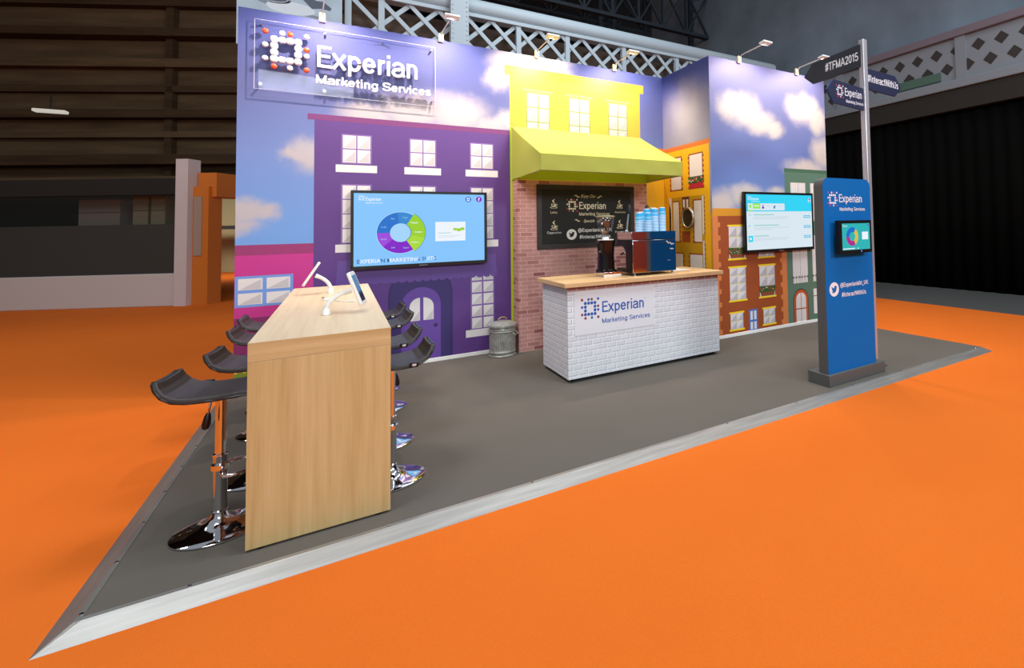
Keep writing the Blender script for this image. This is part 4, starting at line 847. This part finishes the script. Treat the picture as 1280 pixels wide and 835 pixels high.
# ================================================================== TALL WOODEN TABLE
M_beech_z = wood_mat('beech_panel', 2, (182, 150, 96), (196, 169, 116), (208, 182, 132)); M_beech_y = wood_mat('beech_top', 1, (210, 182, 142), (220, 194, 156), (228, 204, 168)); M_beech_x = wood_mat('beech_apron', 0, (184, 152, 100), (198, 170, 120), (210, 184, 136))
tx0, tx1, ty0, ty1, th = .5251, 1.1709, -3.6093, -.4435, 1.0652
tb = thing('poseur_table', 'tall light beech bar table between the black bar stools', 'table', ((tx0 + tx1) / 2, -2.03, 0))
b = MB(); b.box((tx0, ty0 + .001, th - .098), (tx1, ty1, th - .0005), M_beech_x); b.rect(Fr((0, 0, th), (1, 0, 0), (0, 1, 0)), tx0, tx1, ty0, ty1, 0, M_beech_y)
b.box((tx0, ty0, th - .098), (tx1, ty0 + .0015, th - .0002), M_beech_x); b.build('tabletop', tb, smooth=0)
for y0_, y1_ in ((ty0, ty0 + .05), (ty1 - .05, ty1)): MB().box((tx0, y0_, .012), (tx1, y1_, th - .0995), M_beech_z).build('end_panel', tb, smooth=0, bevel=.0015)
MB().box(((tx0 + tx1) / 2 - .012, ty0 + .05, .35), ((tx0 + tx1) / 2 + .012, ty1 - .05, th - .0995), M_beech_y).build('centre_panel', tb, smooth=0)
for x in (tx0 + .06, tx1 - .06):
    for y in (ty0 + .025, ty1 - .025): MB().lathe((x, y, 0), [(.018, 0), (.018, .013)], M_black, 12).build('foot', tb)
# tablets
def tablet(name, label, base, head, top, bot, sgn, yaw=0):
    t = thing(name, label, 'tablet stand', base)
    bx, by, bz = base
    b = MB(); b.lathe((bx, by, bz), [(.026, 0), (.028, .003), (.025, .010), (.022, .040), (.018, .046)], M_whitepl, 20)
    b.lathe((bx, by, bz), [(.030, 0), (.030, .004)], M_steel, 20); b.build('base', t)
    hx, hz = head; pts = []
    p0, p1, p2 = Vector((bx, by, bz + .045)), Vector((bx + (hx - bx) * .12, by, bz + .125)), Vector((hx, by, hz))
    for i in range(13):
        s_ = i / 12; pts.append(p0 * (1 - s_) ** 2 + p1 * 2 * s_ * (1 - s_) + p2 * s_ ** 2)
    MB().tube(pts, [.016] * 10 + [.017, .019, .020], M_whitepl, 14).build('arm', t, smooth=60)
    tp, bt = Vector((top[0], by, top[1])), Vector((bot[0], by, bot[1])); v = (tp - bt); hl = v.length / 2; c = (tp + bt) / 2
    fr = Fr(c, (sgn * math.sin(yaw), sgn * math.cos(yaw), 0), Matrix.Rotation(-yaw, 3, 'Z') @ v)   # normal points to the screen side
    def rr(hx_, hy_, r):
        o = []
        for qx, qy, a0 in ((hx_ - r, hy_ - r, 0), (-hx_ + r, hy_ - r, 90), (-hx_ + r, -hy_ + r, 180), (hx_ - r, -hy_ + r, 270)):
            o += [(qx + r * math.cos(math.radians(a0 + 90 * i / 6)), qy + r * math.sin(math.radians(a0 + 90 * i / 6))) for i in range(7)]
        return o
    b = MB(); b.prism(fr, rr(.098, hl, .025), -.012, .010, M_whitepl); sh = b.build('tablet', t, bevel=.006, seg=3, smooth=50)
    b = MB(); b.poly(fr, rr(.075, hl * .78, .004), .0105, mat('tablet_screen', (40, 46, 66), 0.08)); b.build('screen', sh, smooth=0)
    return t
tablet('tablet_stand', 'white tablet on a curved stand facing left, far end of the beech table', (.844, -1.19, th), (.728, 1.236), (.757, 1.358), (.634, 1.150), -1)
tablet('tablet_stand', 'white tablet on a curved stand facing right, nearest on the beech table', (.842, -2.77, th), (.988, 1.222), (.978, 1.352), (1.062, 1.117), 1, .16)
b = MB(); b.tube([(.802, -1.60, th + .004), (.815, -1.66, th + .006), (.86, -1.82, th + .004), (.90, -1.97, th + .004), (.95, -2.06, th + .004), (.99, -2.10, th + .004)], .004, M_whitepl, 6); b.tube([(.806, -1.86, th + .010), (.838, -1.84, th + .010)], .011, M_whitepl, 8); b.tube([(.802, -1.60, th + .004), (.79, -1.72, th + .02), (.82, -1.85, th + .010)], .003, mat('cable_grey', (170, 140, 110), .5), 6)
b.tube([(.99, -2.10, th + .006), (1.02, -2.13, th + .006)], .008, M_whitepl, 8)
tag(b.build('charging_cable'), 'thin white charging cable lying on the beech table top', 'cable')

# ================================================================== BAR STOOLS
def make_stool(label):
    t = thing('bar_stool', label, 'bar stool', (0, 0, 0), 'black leather bar stools around the beech table')
    MB().lathe((0, 0, 0), [(.196, 0), (.203, .004), (.203, .010), (.196, .015), (.150, .022), (.090, .034), (.055, .050), (.040, .072), (.034, .090)], M_chrome, 64).build('base', t, smooth=50)
    MB().lathe((0, 0, 0), [(.034, .088), (.036, .094), (.036, .104), (.0315, .108), (.0315, .395), (.034, .398), (.034, .412), (.026, .416)], M_chrome, 32).build('lower_column', t, smooth=40)
    MB().lathe((0, 0, 0), [(.0245, .41), (.0245, .71), (.05, .715), (.05, .730)], M_chrome, 28).build('gas_lift', t, smooth=40)
    b = MB(); pts = [(.030, -.0, .345)]
    pts = [(.02, -.03, .340), (.03, -.085, .330)] + [(.05 + .135 * math.sin(math.radians(a_)), -.125 * math.cos(math.radians(a_)), .325) for a_ in range(0, 181, 12)] + [(.03, .085, .330), (.02, .03, .340)]
    b.tube(pts, .0105, M_chrome, 10); b.lathe((0, 0, 0), [(.033, .325), (.040, .328), (.040, .356), (.033, .359)], M_chrome, 24); b.build('footrest', t, smooth=50)
    lv = MB(); lv.tube([(-.01, -.05, .742), (-.022, -.075, .735), (-.026, -.080, .70), (-.032, -.083, .655)], .0055, M_chrome, 8); lvo = lv.build('height_lever', t)
    b = MB(); b.tube([(-.031, -.082, .665), (-.034, -.084, .645), (-.039, -.086, .605), (-.042, -.087, .585), (-.042, -.087, .578)], [.009, .015, .020, .015, .006], M_black, 12); b.build('lever_grip', lvo)
    # seat: a bent leather pad, low curled back on the outer side (-x), table side +x
    prof = [(-.230, .864), (-.216, .826), (-.190, .790), (-.150, .765), (-.098, .754), (-.04, .751), (.03, .752), (.09, .756), (.150, .760), (.196, .756), (.222, .742)]
    def hw(i): return [.158, .172, .182, .188, .190, .190, .190, .190, .188, .180, .160][i]
    P2 = []
    for i in range(len(prof) - 1):
        for s_ in range(4):
            a_, c_ = prof[i], prof[i + 1]; t_ = s_ / 4; P2.append((a_[0] + (c_[0] - a_[0]) * t_, a_[1] + (c_[1] - a_[1]) * t_, hw(i) + (hw(i + 1) - hw(i)) * t_))
    P2.append((prof[-1][0], prof[-1][1], hw(len(prof) - 1)))
    vs = []; nv = 13
    for (x, z, h) in P2:
        for j in range(nv):
            v = -1 + 2 * j / (nv - 1); vs.append((x, v * h, z + .012 * abs(v) ** 3))
    k = len(P2); b = MB(); b.add(vs, [(i * nv + j, (i + 1) * nv + j, (i + 1) * nv + j + 1, i * nv + j + 1) for i in range(k - 1) for j in range(nv - 1)], M_leather)
    so = b.build('seat', t, smooth=70); md = so.modifiers.new('solid', 'SOLIDIFY'); md.thickness = .030; md.offset = 0
    mb_ = so.modifiers.new('bev', 'BEVEL'); mb_.width = .010; mb_.segments = 3; mb_.limit_method = 'ANGLE'; mb_.angle_limit = math.radians(50)
    # piping round the edge
    def dn(x, y, z, k=.010): return (x, y, z - k)
    e = [dn(x, -h, z + .012) for x, z, h in P2]; e2 = [dn(x, h, z + .012) for x, z, h in P2]
    front = [dn(P2[-1][0], v / 6 * P2[-1][2], P2[-1][1] + .012 * abs(v / 6) ** 3) for v in range(-5, 6)]; back = [(P2[0][0] - .010, v / 6 * P2[0][2], P2[0][1] + .012 * abs(v / 6) ** 3) for v in range(5, -6, -1)]
    loop = e + front + e2[::-1] + back; b = MB(); b.tube(loop + [loop[0]], .0062, mat('piping_black', (34, 33, 33), .3), 6, cap=False); b.build('piping', so, smooth=60)
    b = MB(); b.box((-.135, .186, .752), (-.085, .204, .786), M_black); bk = b.build('buckle', t, bevel=.004); MB().box((-.122, .204, .762), (-.098, .208, .776), mat('buckle_silver', (206, 206, 204), .35, .2)).build('buckle_plate', bk, bevel=.002)
    MB().box((-.09, -.09, .727), (.09, .09, .736), M_black2).build('seat_plate', t, smooth=0)
    return t
places = [(.372, -3.225, -.125, 'black leather bar stool nearest the camera, left of the beech table'), (.460, -2.565, -.11, 'second nearest black bar stool on the left of the beech table'), (.430, -1.60, -.06, 'third black bar stool from the front on the left of the beech table'), (.405, -.90, -.04, 'farthest black bar stool on the left of the table, by the pink house'),
          (1.205, -3.165, PI + .02, 'black bar stool nearest the camera on the right of the beech table'), (1.205, -2.48, PI + .045, 'second black bar stool from the front on the right of the beech table'), (1.245, -1.56, PI + .05, 'third black bar stool from the front on the right of the beech table'), (1.245, -.91, PI + .04, 'farthest black bar stool on the right, by the purple door')]
st0 = make_stool(places[0][3])
for i, (x, y, rz, lab) in enumerate(places):
    if i == 0: st0.location = (x, y, 0); st0.rotation_euler = (0, 0, rz)
    else: dup(st0, (x, y, 0), rz, lab)

# ================================================================== ARM SPOTLIGHTS ON THE WALL TOPS
M_lamp = mat('lamp_glow', (255, 244, 225), 0.4, emit=6.0); M_cream = mat('lamp_fitting', (214, 196, 150), 0.4)
def arm_light(x, y, label, first=[None]):
    loc = (x, y, H)
    if first[0] is None:
        t = thing('arm_spotlight', label, 'spotlight', loc, 'arm spotlights along the wall tops')
        b = MB(); b.box((x - .03, y - .045, H - .03), (x + .03, y - .012, H + .075), M_cream); b.box((x - .03, y - .045, H + .002), (x + .03, y + .05, H + .02), M_cream); b.build('clamp', t, bevel=.004)
        b = MB(); b.tube([(x, y - .028, H + .05), (x + .006, y - .10, H + .085), (x + .035, y - .52, H + .115)], .008, mat('lamp_arm', (196, 190, 178), 0.3, 0.6), 8); b.build('arm', t)
        fr = Fr((x + .04, y - .57, H + .115), (1, 0, 0), (0, -1, .12))
        b = MB(); b.obox(fr, (-.085, -.055, -.014), (.085, .055, .014), M_whitepl); hd = b.build('lamp_head', t, bevel=.008)
        b = MB(); fr2 = Fr((x + .04, y - .57, H + .115), (1, 0, 0), (0, 1, -.12)); b.rect(fr2, -.07, .07, -.04, .04, .0155, M_lamp); b.build('lamp_glass', hd, smooth=0)
        first[0] = t
    else: t = dup(first[0], loc, 0, label)
    L = bpy.data.lights.new('spot', 'SPOT'); L.energy = SPOT_W; L.spot_size = math.radians(150); L.spot_blend = 0.6; L.shadow_soft_size = .035; L.color = (1.0, .81, .68)
    lo = bpy.data.objects.new('spot', L); C.objects.link(lo); lo.location = (x + .04, y - .57, H + .088)
    d = Vector((x + .04, y + .02, 3.0)) - lo.location; lo.rotation_euler = d.to_track_quat('-Z', 'Y').to_euler()
SPOT_W = 135
for x, lab in ((.735, 'arm spotlight on the wall top above the acrylic sign'), (1.975, 'arm spotlight on the wall top right of the acrylic sign'), (3.217, 'arm spotlight on the wall top above the left of the yellow house'), (4.434, 'arm spotlight on the wall top above the right of the yellow house')): arm_light(x, 0, lab)
for x, lab in ((5.874, 'arm spotlight on the right mural wall top, near its left corner'), (7.101, 'arm spotlight on the right mural wall top, near the signpost')): arm_light(x, -D, lab)

# ================================================================== HALL BEHIND
def rough_wood(name, a, b_, sc=(0.3, 0.3, 3)):
    n = NT(name); f = n.noise(n.mapv(n.obj, scale=sc), 1.2, 4, .6); return n.done(n.ramp(f, [(0.3, a), (0.7, b_)]), .85, spec=.1)
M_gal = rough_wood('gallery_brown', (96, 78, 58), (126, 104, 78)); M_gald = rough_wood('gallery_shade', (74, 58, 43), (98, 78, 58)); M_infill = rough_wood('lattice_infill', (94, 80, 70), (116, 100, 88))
M_girder = mat('girder_white', (176, 190, 198), .5); M_girderg = mat('girder_grey', (150, 156, 160), .6)
M_dark = mat('dark_roof', (26, 27, 29), .9); M_curtain = mat('black_drape', (14, 14, 13), 1.0, spec=0.0)
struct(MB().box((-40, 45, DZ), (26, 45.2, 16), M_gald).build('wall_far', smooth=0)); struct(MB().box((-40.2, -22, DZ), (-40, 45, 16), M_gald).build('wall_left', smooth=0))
struct(MB().box((-40, 8.5, 15.8), (26, 45, 16), M_dark).build('ceiling', smooth=0))
# white lattice girder of the gallery behind the stand
gd = thing('lattice_girder', 'white riveted lattice girder spanning behind the mural wall', 'girder', (5, 5, 5))
b = MB(); b.tube([(.95, 5, 6.70), (12.7, 5, 6.70)], .19, M_girder, 16); b.box((.95, 4.86, 6.44), (12.7, 5.14, 6.52), M_girder); b.build('top_chord', gd)
MB().box((.95, 4.84, 4.85), (12.7, 5.18, 5.08), M_girder).build('bottom_chord', gd)
for x in (1.02, 1.593, 4.39, 5.6, 7.18, 8.88, 10.5, 12.2): MB().box((x - .055, 4.90, DZ if x in (1.593, 8.88) else 5.08), (x + .055, 5.02, 6.45), M_girder).build('stanchion', gd)
def bar(b, p, q, w, y0, y1, m):
    p, q = Vector(p), Vector(q); d = (q - p).normalized(); n = Vector((-d.y, d.x)) * w / 2
    fr = Fr((0, 0, 0), (1, 0, 0), (0, 0, 1)); b.prism(fr, [tuple(p + n), tuple(q + n), tuple(q - n), tuple(p - n)], -y1, -y0, m)
for sg, yy in ((1, 4.93), (-1, 4.965)):
    b = MB(); x = 1.0 - (.25 if sg < 0 else .0)
    while x < 11.3:
        if sg > 0: bar(b, (x, 6.45), (x + 1.37, 5.06), .085, yy, yy + .03, M_girder)
        else: bar(b, (x, 5.06), (x + 1.37, 6.45), .085, yy, yy + .03, M_girder)
        x += .555
    b.build('lattice', gd, smooth=0)
struct(MB().box((.95, 5.6, 3.0), (12.7, 5.7, 6.5), M_infill).build('wall_gallery', smooth=0))
pl = thing('riveted_column', 'broad pale riveted steel column behind the mural wall', 'column', (3.04, 4.8, 0))
b = MB(); b.box((2.86, 4.60, DZ), (3.22, 4.79, 7.6), M_girder); b.build('shaft', pl, smooth=0)
for x in (2.90, 3.18):
    b = MB()
    for i in range(34): b.lathe((0, 0, 0), [(.02, 0), (.014, .012), (.001, .016)], M_girder, 8); vs = b.v[-24:]; b.v[-24:] = [Vector((x + v.x, 4.60 - v.z, 4.0 + i * .105 + v.y)) for v in vs]
    b.build('rivet_row', pl)
# hanging banner with a pale print
bn = thing('hanging_banner', 'pale blue grey banner with faded print hanging behind the acrylic sign wall', 'banner', (.1, 4.6, 5))
fr = Fr((0, 4.6, 0), (1, 0, 0), (0, 0, 1)); b = MB(); b.obox(fr, (-.62, 5.0, -.01), (.92, 8.0, .01), mat('banner_print', (168, 186, 198), .6, noise=.1, nscale=3))
mp = mat('banner_grey', (120, 134, 146), .6); mw_ = mat('banner_pale', (206, 216, 222), .6); md_ = mat('banner_dark', (74, 86, 100), .6)
b.disc(fr, -.10, 5.93, .24, .085, .0108, mp, 28, r_in=.8); b.disc(fr, -.10, 5.93, .18, .055, .0112, md_, 24); b.disc(fr, .14, 5.80, .36, .12, .0108, mw_, 24); b.stroke(fr, [(.28, 6.25), (.36, 6.05), (.48, 5.94), (.62, 5.96), (.74, 5.90)], [.10, .14, .18, .14, .06], .0114, md_); b.stroke(fr, [(.30, 6.20), (.42, 6.10), (.56, 6.05)], .03, .012, mw_); b.stroke(fr, [(-.6, 6.06), (-.3, 5.85), (.1, 5.74), (.6, 5.70)], .05, .0105, mp)
b.build('cloth', bn, smooth=0); MB().tube([(-.66, 4.6, 8.0), (.96, 4.6, 8.0)], .03, M_girderg, 10).build('rail', bn)
# dark roof trusses beyond the girder
M_truss = mat('truss_blue_black', (40, 50, 60), .7)
def truss(x0, x1, y, z0, z1, label, w=.12, pitch=1.1):
    t = thing('roof_truss', label, 'truss', ((x0 + x1) / 2, y, z0), 'dark roof trusses above the gallery')
    b = MB(); b.box((x0, y - w, z0), (x1, y + w, z0 + .12), M_truss); b.box((x0, y - w, z1 - .12), (x1, y + w, z1), M_truss); b.build('chords', t, smooth=0)
    b = MB(); x = x0
    while x < x1 - .1:
        xe = min(x + pitch, x1)
        bar(b, (x, z0 + .06), (xe, z1 - .06), .06, y - .03, y + .03, M_truss); bar(b, (x, z1 - .06), (xe, z0 + .06), .06, y - .05, y + .05, M_truss); bar(b, (x, z0), (x, z1), .09, y - .06, y + .06, M_truss); x += pitch
    b.build('bracing', t, smooth=0)
truss(2.5, 19, 9.5, 9.3, 11.2, 'dark lattice roof truss just above the white girder'); truss(4, 24, 16, 11.8, 13.8, 'dark lattice roof truss deep in the hall above the girder', .14, 1.7)
for i, (x, lab) in enumerate(((9.0, 'dark lattice roof column left of the right mural wall'), (13.2, 'dark lattice roof column above the right mural wall'), (16.6, 'dark lattice roof column near the signpost top'))):
    t = thing('lattice_column', lab, 'column', (x, 10.5, 0), 'dark lattice columns in the hall')
    for xx in (x, x + .55): MB().box((xx, 10.4, DZ), (xx + .14, 10.55, 15), M_truss).build('upright', t, smooth=0)
    b = MB(); z = 6.5
    while z < 14: bar(b, (x + .07, z), (x + .62, z + .6), .05, 10.42, 10.46, M_truss); bar(b, (x + .62, z), (x + .07, z + .6), .05, 10.47, 10.51, M_truss); z += .6
    b.build('bracing', t, smooth=0)
# side gallery on the right
SX = 13.1
sg_ = thing('side_gallery', 'grey pierced gallery girder over the black drape on the right', 'gallery', (SX, 0, 4.7))
FSG = Fr((SX, 0, 0), (0, -1, 0), (0, 0, 1)); Mg1 = mat('gallery_grey', (128, 134, 140), .6); Mg2 = mat('gallery_hole', (52, 46, 44), .8); Mg3 = mat('gallery_mauve', (116, 104, 112), .6)
b = MB(); b.obox(FSG, (-4.2, 4.95, -.3), (14, 6.00, 0), Mg1)
for u in [i * .5 - 3.9 for i in range(36)]:
    for k_, z in enumerate((5.28, 5.68)):
        uu = u + (.25 if k_ else 0); b.poly(FSG, [(uu - .16, z), (uu, z - .15), (uu + .16, z), (uu, z + .15)], .003, Mg2)
b.build('pierced_panel', sg_, smooth=0)
MB().obox(FSG, (-4.2, 5.98, -.3), (14, 6.18, .10), Mg3).build('top_rail', sg_, smooth=0, bevel=.02); MB().obox(FSG, (-4.2, 4.75, -.3), (14, 4.96, .12), Mg1).build('bottom_rail', sg_, smooth=0, bevel=.02)
for u in (-2.6, .95, 4.6, 8.2): MB().obox(FSG, (u - .12, 4.95, 0), (u + .12, 6.0, .05), Mg1).build('pilaster', sg_, smooth=0)
b = MB(); b.obox(FSG, (-.85, 5.03, .01), (.45, 5.24, .04), mat('green_notice', (74, 104, 88), .7)); tag(b.build('green_notice', smooth=0), 'faded green notice panel on the side gallery beyond the signpost', 'notice')
struct(MB().box((SX - .06, -14, 4.25), (SX + 3, 4.2, 4.74), mat('soffit_brown', (40, 36, 31), .9)).build('trim_3', smooth=0))
struct(MB().box((SX + .35, -16, 6.2), (SX + .5, 14, 15), mat('upper_wall_slate', (112, 126, 138), .9, noise=.25, nscale=.6)).build('wall_side', smooth=0))
dr = MB(); nfold = 260; vs = []
for i in range(nfold + 1):
    y = -14 + 18.2 * i / nfold; x = SX + .12 + .03 * math.sin(i * 1.3)
    vs += [(x, y, DZ), (x, y, 4.25)]
dr.add(vs, [(2 * i, 2 * i + 2, 2 * i + 3, 2 * i + 1) for i in range(nfold)], M_curtain)
o = dr.build('black_drape', smooth=60); s = o.modifiers.new('solid', 'SOLIDIFY'); s.thickness = .02; tag(o, 'long black drape hanging under the side gallery on the right', 'drape')
dd = MB(); dd.box((8.1, 4.3, DZ), (SX - .1, 4.34, 4.72), M_curtain); tag(dd.build('black_drape', smooth=0), 'black drape panel behind the right mural wall', 'drape')

def swing(o, px, py, deg):
    o.matrix_world = Matrix.Translation((px, py, 0)) @ Matrix.Rotation(math.radians(deg), 4, 'Z') @ Matrix.Translation((-px, -py, 0)) @ o.matrix_world
# left background: dark booth, beige wall, brown gallery
bt = thing('exhibition_booth', 'dark exhibition booth with white base and open hatch, far left', 'booth', (-6.5, 10, DZ))
M_bw = mat('booth_white', (200, 194, 190), .6); M_bd = mat('booth_dark', (52, 54, 51), .7); M_bin = mat('booth_inside', (30, 29, 25), .9); M_bo = mat('booth_orange', (200, 112, 30), .6)
MB().box((-13, 10, DZ), (-2.36, 10.3, .74), M_bw).build('base_panel', bt, smooth=0, bevel=.02)
MB().box((-13, 10.05, .74), (-2.36, 10.3, 1.94), M_bd).build('front_panel', bt, smooth=0)
MB().box((-13, 10.02, 2.66), (-2.36, 10.3, 3.06), mat('booth_fascia', (26, 25, 22), .8)).build('fascia', bt, smooth=0)
b = MB(); b.box((-13, 12.2, DZ), (-3.5, 12.3, 3.0), M_bin); b.box((-13, 10.3, 1.86), (-2.36, 10.8, 1.93), M_bd); b.build('interior', bt, smooth=0)
MB().box((-2.36, 9.95, DZ), (-2.08, 10.3, 3.52), mat('booth_post_white', (206, 196, 196), .5)).build('corner_post', bt, smooth=0)
b = MB(); b.box((-2.08, 10.1, DZ), (-1.72, 10.5, 2.85), M_bo); b.box((-2.04, 10.08, 1.15), (-1.86, 10.1, 2.6), mat('booth_strip', (160, 140, 124), .5)); b.build('side_panel', bt, smooth=0)
b = MB(); b.box((-2.05, 10.2, 2.6), (-1.62, 11.2, 3.2), M_bo); b.build('header', bt, smooth=0)
for x0, x1, z1, m, lab in ((-5.0, -4.05, 2.60, mat('carton_grey', (96, 88, 80), .8), 'wide grey carton behind the hatch of the far left booth'), (-3.75, -3.4, 2.66, mat('carton_tan', (104, 96, 76), .8), 'left of the two tan cartons in the booth hatch'), (-3.33, -3.0, 2.66, mat('carton_tan'), 'right of the two tan cartons in the booth hatch')):
    b = MB(); b.box((x0, 10.42, 1.933), (x1, 10.75, z1), m); b.box((x0, 10.419, (1.93 + z1) / 2 - .01), (x1, 10.42, (1.93 + z1) / 2 + .01), M_bd); co_ = b.build('carton', smooth=0, bevel=.01); swing(co_, -2.2, 10.1, -30); tag(co_, lab, 'carton', 'cartons in the far booth')
bt.matrix_world = Matrix.Translation(bt.location); swing(bt, -2.2, 10.1, -30)
struct(MB().box((-7, 24, DZ), (6, 24.2, 5.6), mat('beige_wall', (178, 164, 120), .8)).build('wall_beige', smooth=0))
tbk = thing('dark_desk', 'dark desk against the beige wall beside the mural edge', 'desk', (-3.2, 22.6, DZ)); MB().box((-4.3, 22.2, 1.9), (-1.5, 23.0, 2.05), M_bin).build('desk_top', tbk, smooth=0)
for x in (-4.2, -2.0): MB().box((x, 22.3, DZ), (x + .3, 22.9, 1.9), M_bin).build('leg', tbk, smooth=0)
gl = thing('timber_gallery', 'brown timber gallery with horizontal beams in the far left', 'gallery', (-10, 14, 4))
MB().box((-38, 16, 3.6), (1.6, 16.3, 14), M_gal).build('back_boarding', gl, smooth=0)
random.seed(11)
for z, dz_, y in ((3.55, .28, 15.4), (4.25, .35, 15.2), (5.3, .22, 15.7), (6.0, .3, 15.5), (7.0, .25, 15.75), (7.9, .32, 15.6), (9.0, .3, 15.4), (10.2, .4, 15.6), (11.5, .4, 15.5)):
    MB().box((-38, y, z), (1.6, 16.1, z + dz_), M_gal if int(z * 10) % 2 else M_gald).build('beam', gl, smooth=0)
for x in (-30, -24, -18, -12, -6): MB().box((x, 15.75, DZ), (x + .25, 15.98, 14), M_gald).build('upright', gl, smooth=0)
gl.matrix_world = Matrix.Translation(gl.location); swing(gl, 1.6, 14.5, -28)
for x, y, z, lab in ((-5.6, 13.8, 5.05, 'small pale ceiling lamp under the timber gallery'), (-6.2, 11.6, 3.3, 'small pale lamp above the far left booth')):
    t = thing('gallery_lamp', lab, 'lamp', (x, y, z)); MB().box((x - .3, y - .12, z), (x + .3, y + .12, z + .08), mat('gallery_lamp_glow', (226, 220, 208), .5, emit=.7)).build('diffuser', t, bevel=.02); MB().tube([(x, y, z + .08), (x, y, z + .5)], .02, M_bin, 8).build('hanger', t)
# red-brown stand opposite (seen only in the polished steel)
b = MB(); b.box((9.0, -14.2, DZ), (22, -14, 5), mat('stand_red_brown', (206, 92, 72), .7)); struct(b.build('wall_opposite', smooth=0))

# ================================================================== LIGHT
def area(name, loc, size, power, target, col=(1, .97, .93)):
    L = bpy.data.lights.new(name, 'AREA'); L.shape = 'RECTANGLE'; L.size, L.size_y = size; L.energy = power; L.color = col
    o = bpy.data.objects.new(name, L); C.objects.link(o); o.location = loc; o.rotation_euler = (Vector(target) - Vector(loc)).to_track_quat('-Z', 'Y').to_euler(); return o
COOL = (.86, .94, 1.0)
area('hall_fill', (-1.5, -4.5, 9.5), (2.5, 2.5), 345, (1.5, -3, 0), COOL); area('hall_fill', (4.5, -5.5, 9.5), (2.5, 2.5), 370, (4.0, -3, 0), COOL); area('hall_fill', (10, -6.5, 9.5), (2.5, 2.5), 220, (8, -4, 0), COOL)  # unseen overhead area lights standing in for the hall's ceiling lamps
area('hall_fill', (0.0, -13.5, 6.0), (2.5, 1.5), 380, (2, -2, 1.0), COOL); area('hall_fill', (8.0, -13.5, 6.0), (2.5, 1.5), 520, (5, -2, 1.0), COOL); area('hall_fill', (-6.0, 3, 9.5), (2.5, 2.5), 260, (-7, 8, 2))  # unseen fills added behind the camera for front faces; last one lifts the gallery
area('hall_fill', (5.0, 1.6, 9.6), (3, 1.5), 130, (5, 5, 5.5), COOL); area('hall_fill', (-3.5, 20, 3.4), (3, 1), 140, (-3, 22, 0))  # unseen light on the girder, and one added for the dim beige wall
w = bpy.data.worlds.new('hall_air'); bpy.context.scene.world = w; w.use_nodes = True
w.node_tree.nodes['Background'].inputs[0].default_value = (.84, .90, 1.0, 1); w.node_tree.nodes['Background'].inputs[1].default_value = 0.34

# ================================================================== CAMERA
cam = bpy.data.cameras.new('camera'); co = bpy.data.objects.new('camera', cam); C.objects.link(co)
cam.sensor_fit = 'HORIZONTAL'; cam.sensor_width = 36.0; cam.lens = 635.3657 / 1280 * 36.0
cam.shift_x = (640 - 857.8508) / 1280; cam.shift_y = (256.2185 - 417.5) / 1280; cam.clip_start = .05; cam.clip_end = 200
Rv = Vector((0.82745505, -0.56111321, -0.02168212)); Uv = Vector((-0.00467823, -0.04549965, 0.9989534)); Fv = Vector((0.56151247, 0.8264876, 0.04027393))
Mx = Matrix(((Rv.x, Uv.x, -Fv.x, 0.92521745), (Rv.y, Uv.y, -Fv.y, -7.10795313), (Rv.z, Uv.z, -Fv.z, 1.63), (0, 0, 0, 1)))
co.matrix_world = Mx
S = bpy.context.scene; S.camera = co
S.view_settings.view_transform = 'Standard'; S.view_settings.look = 'None'; S.view_settings.gamma = 1.0; S.view_settings.exposure = 0.0; S.view_settings.use_curve_mapping = False
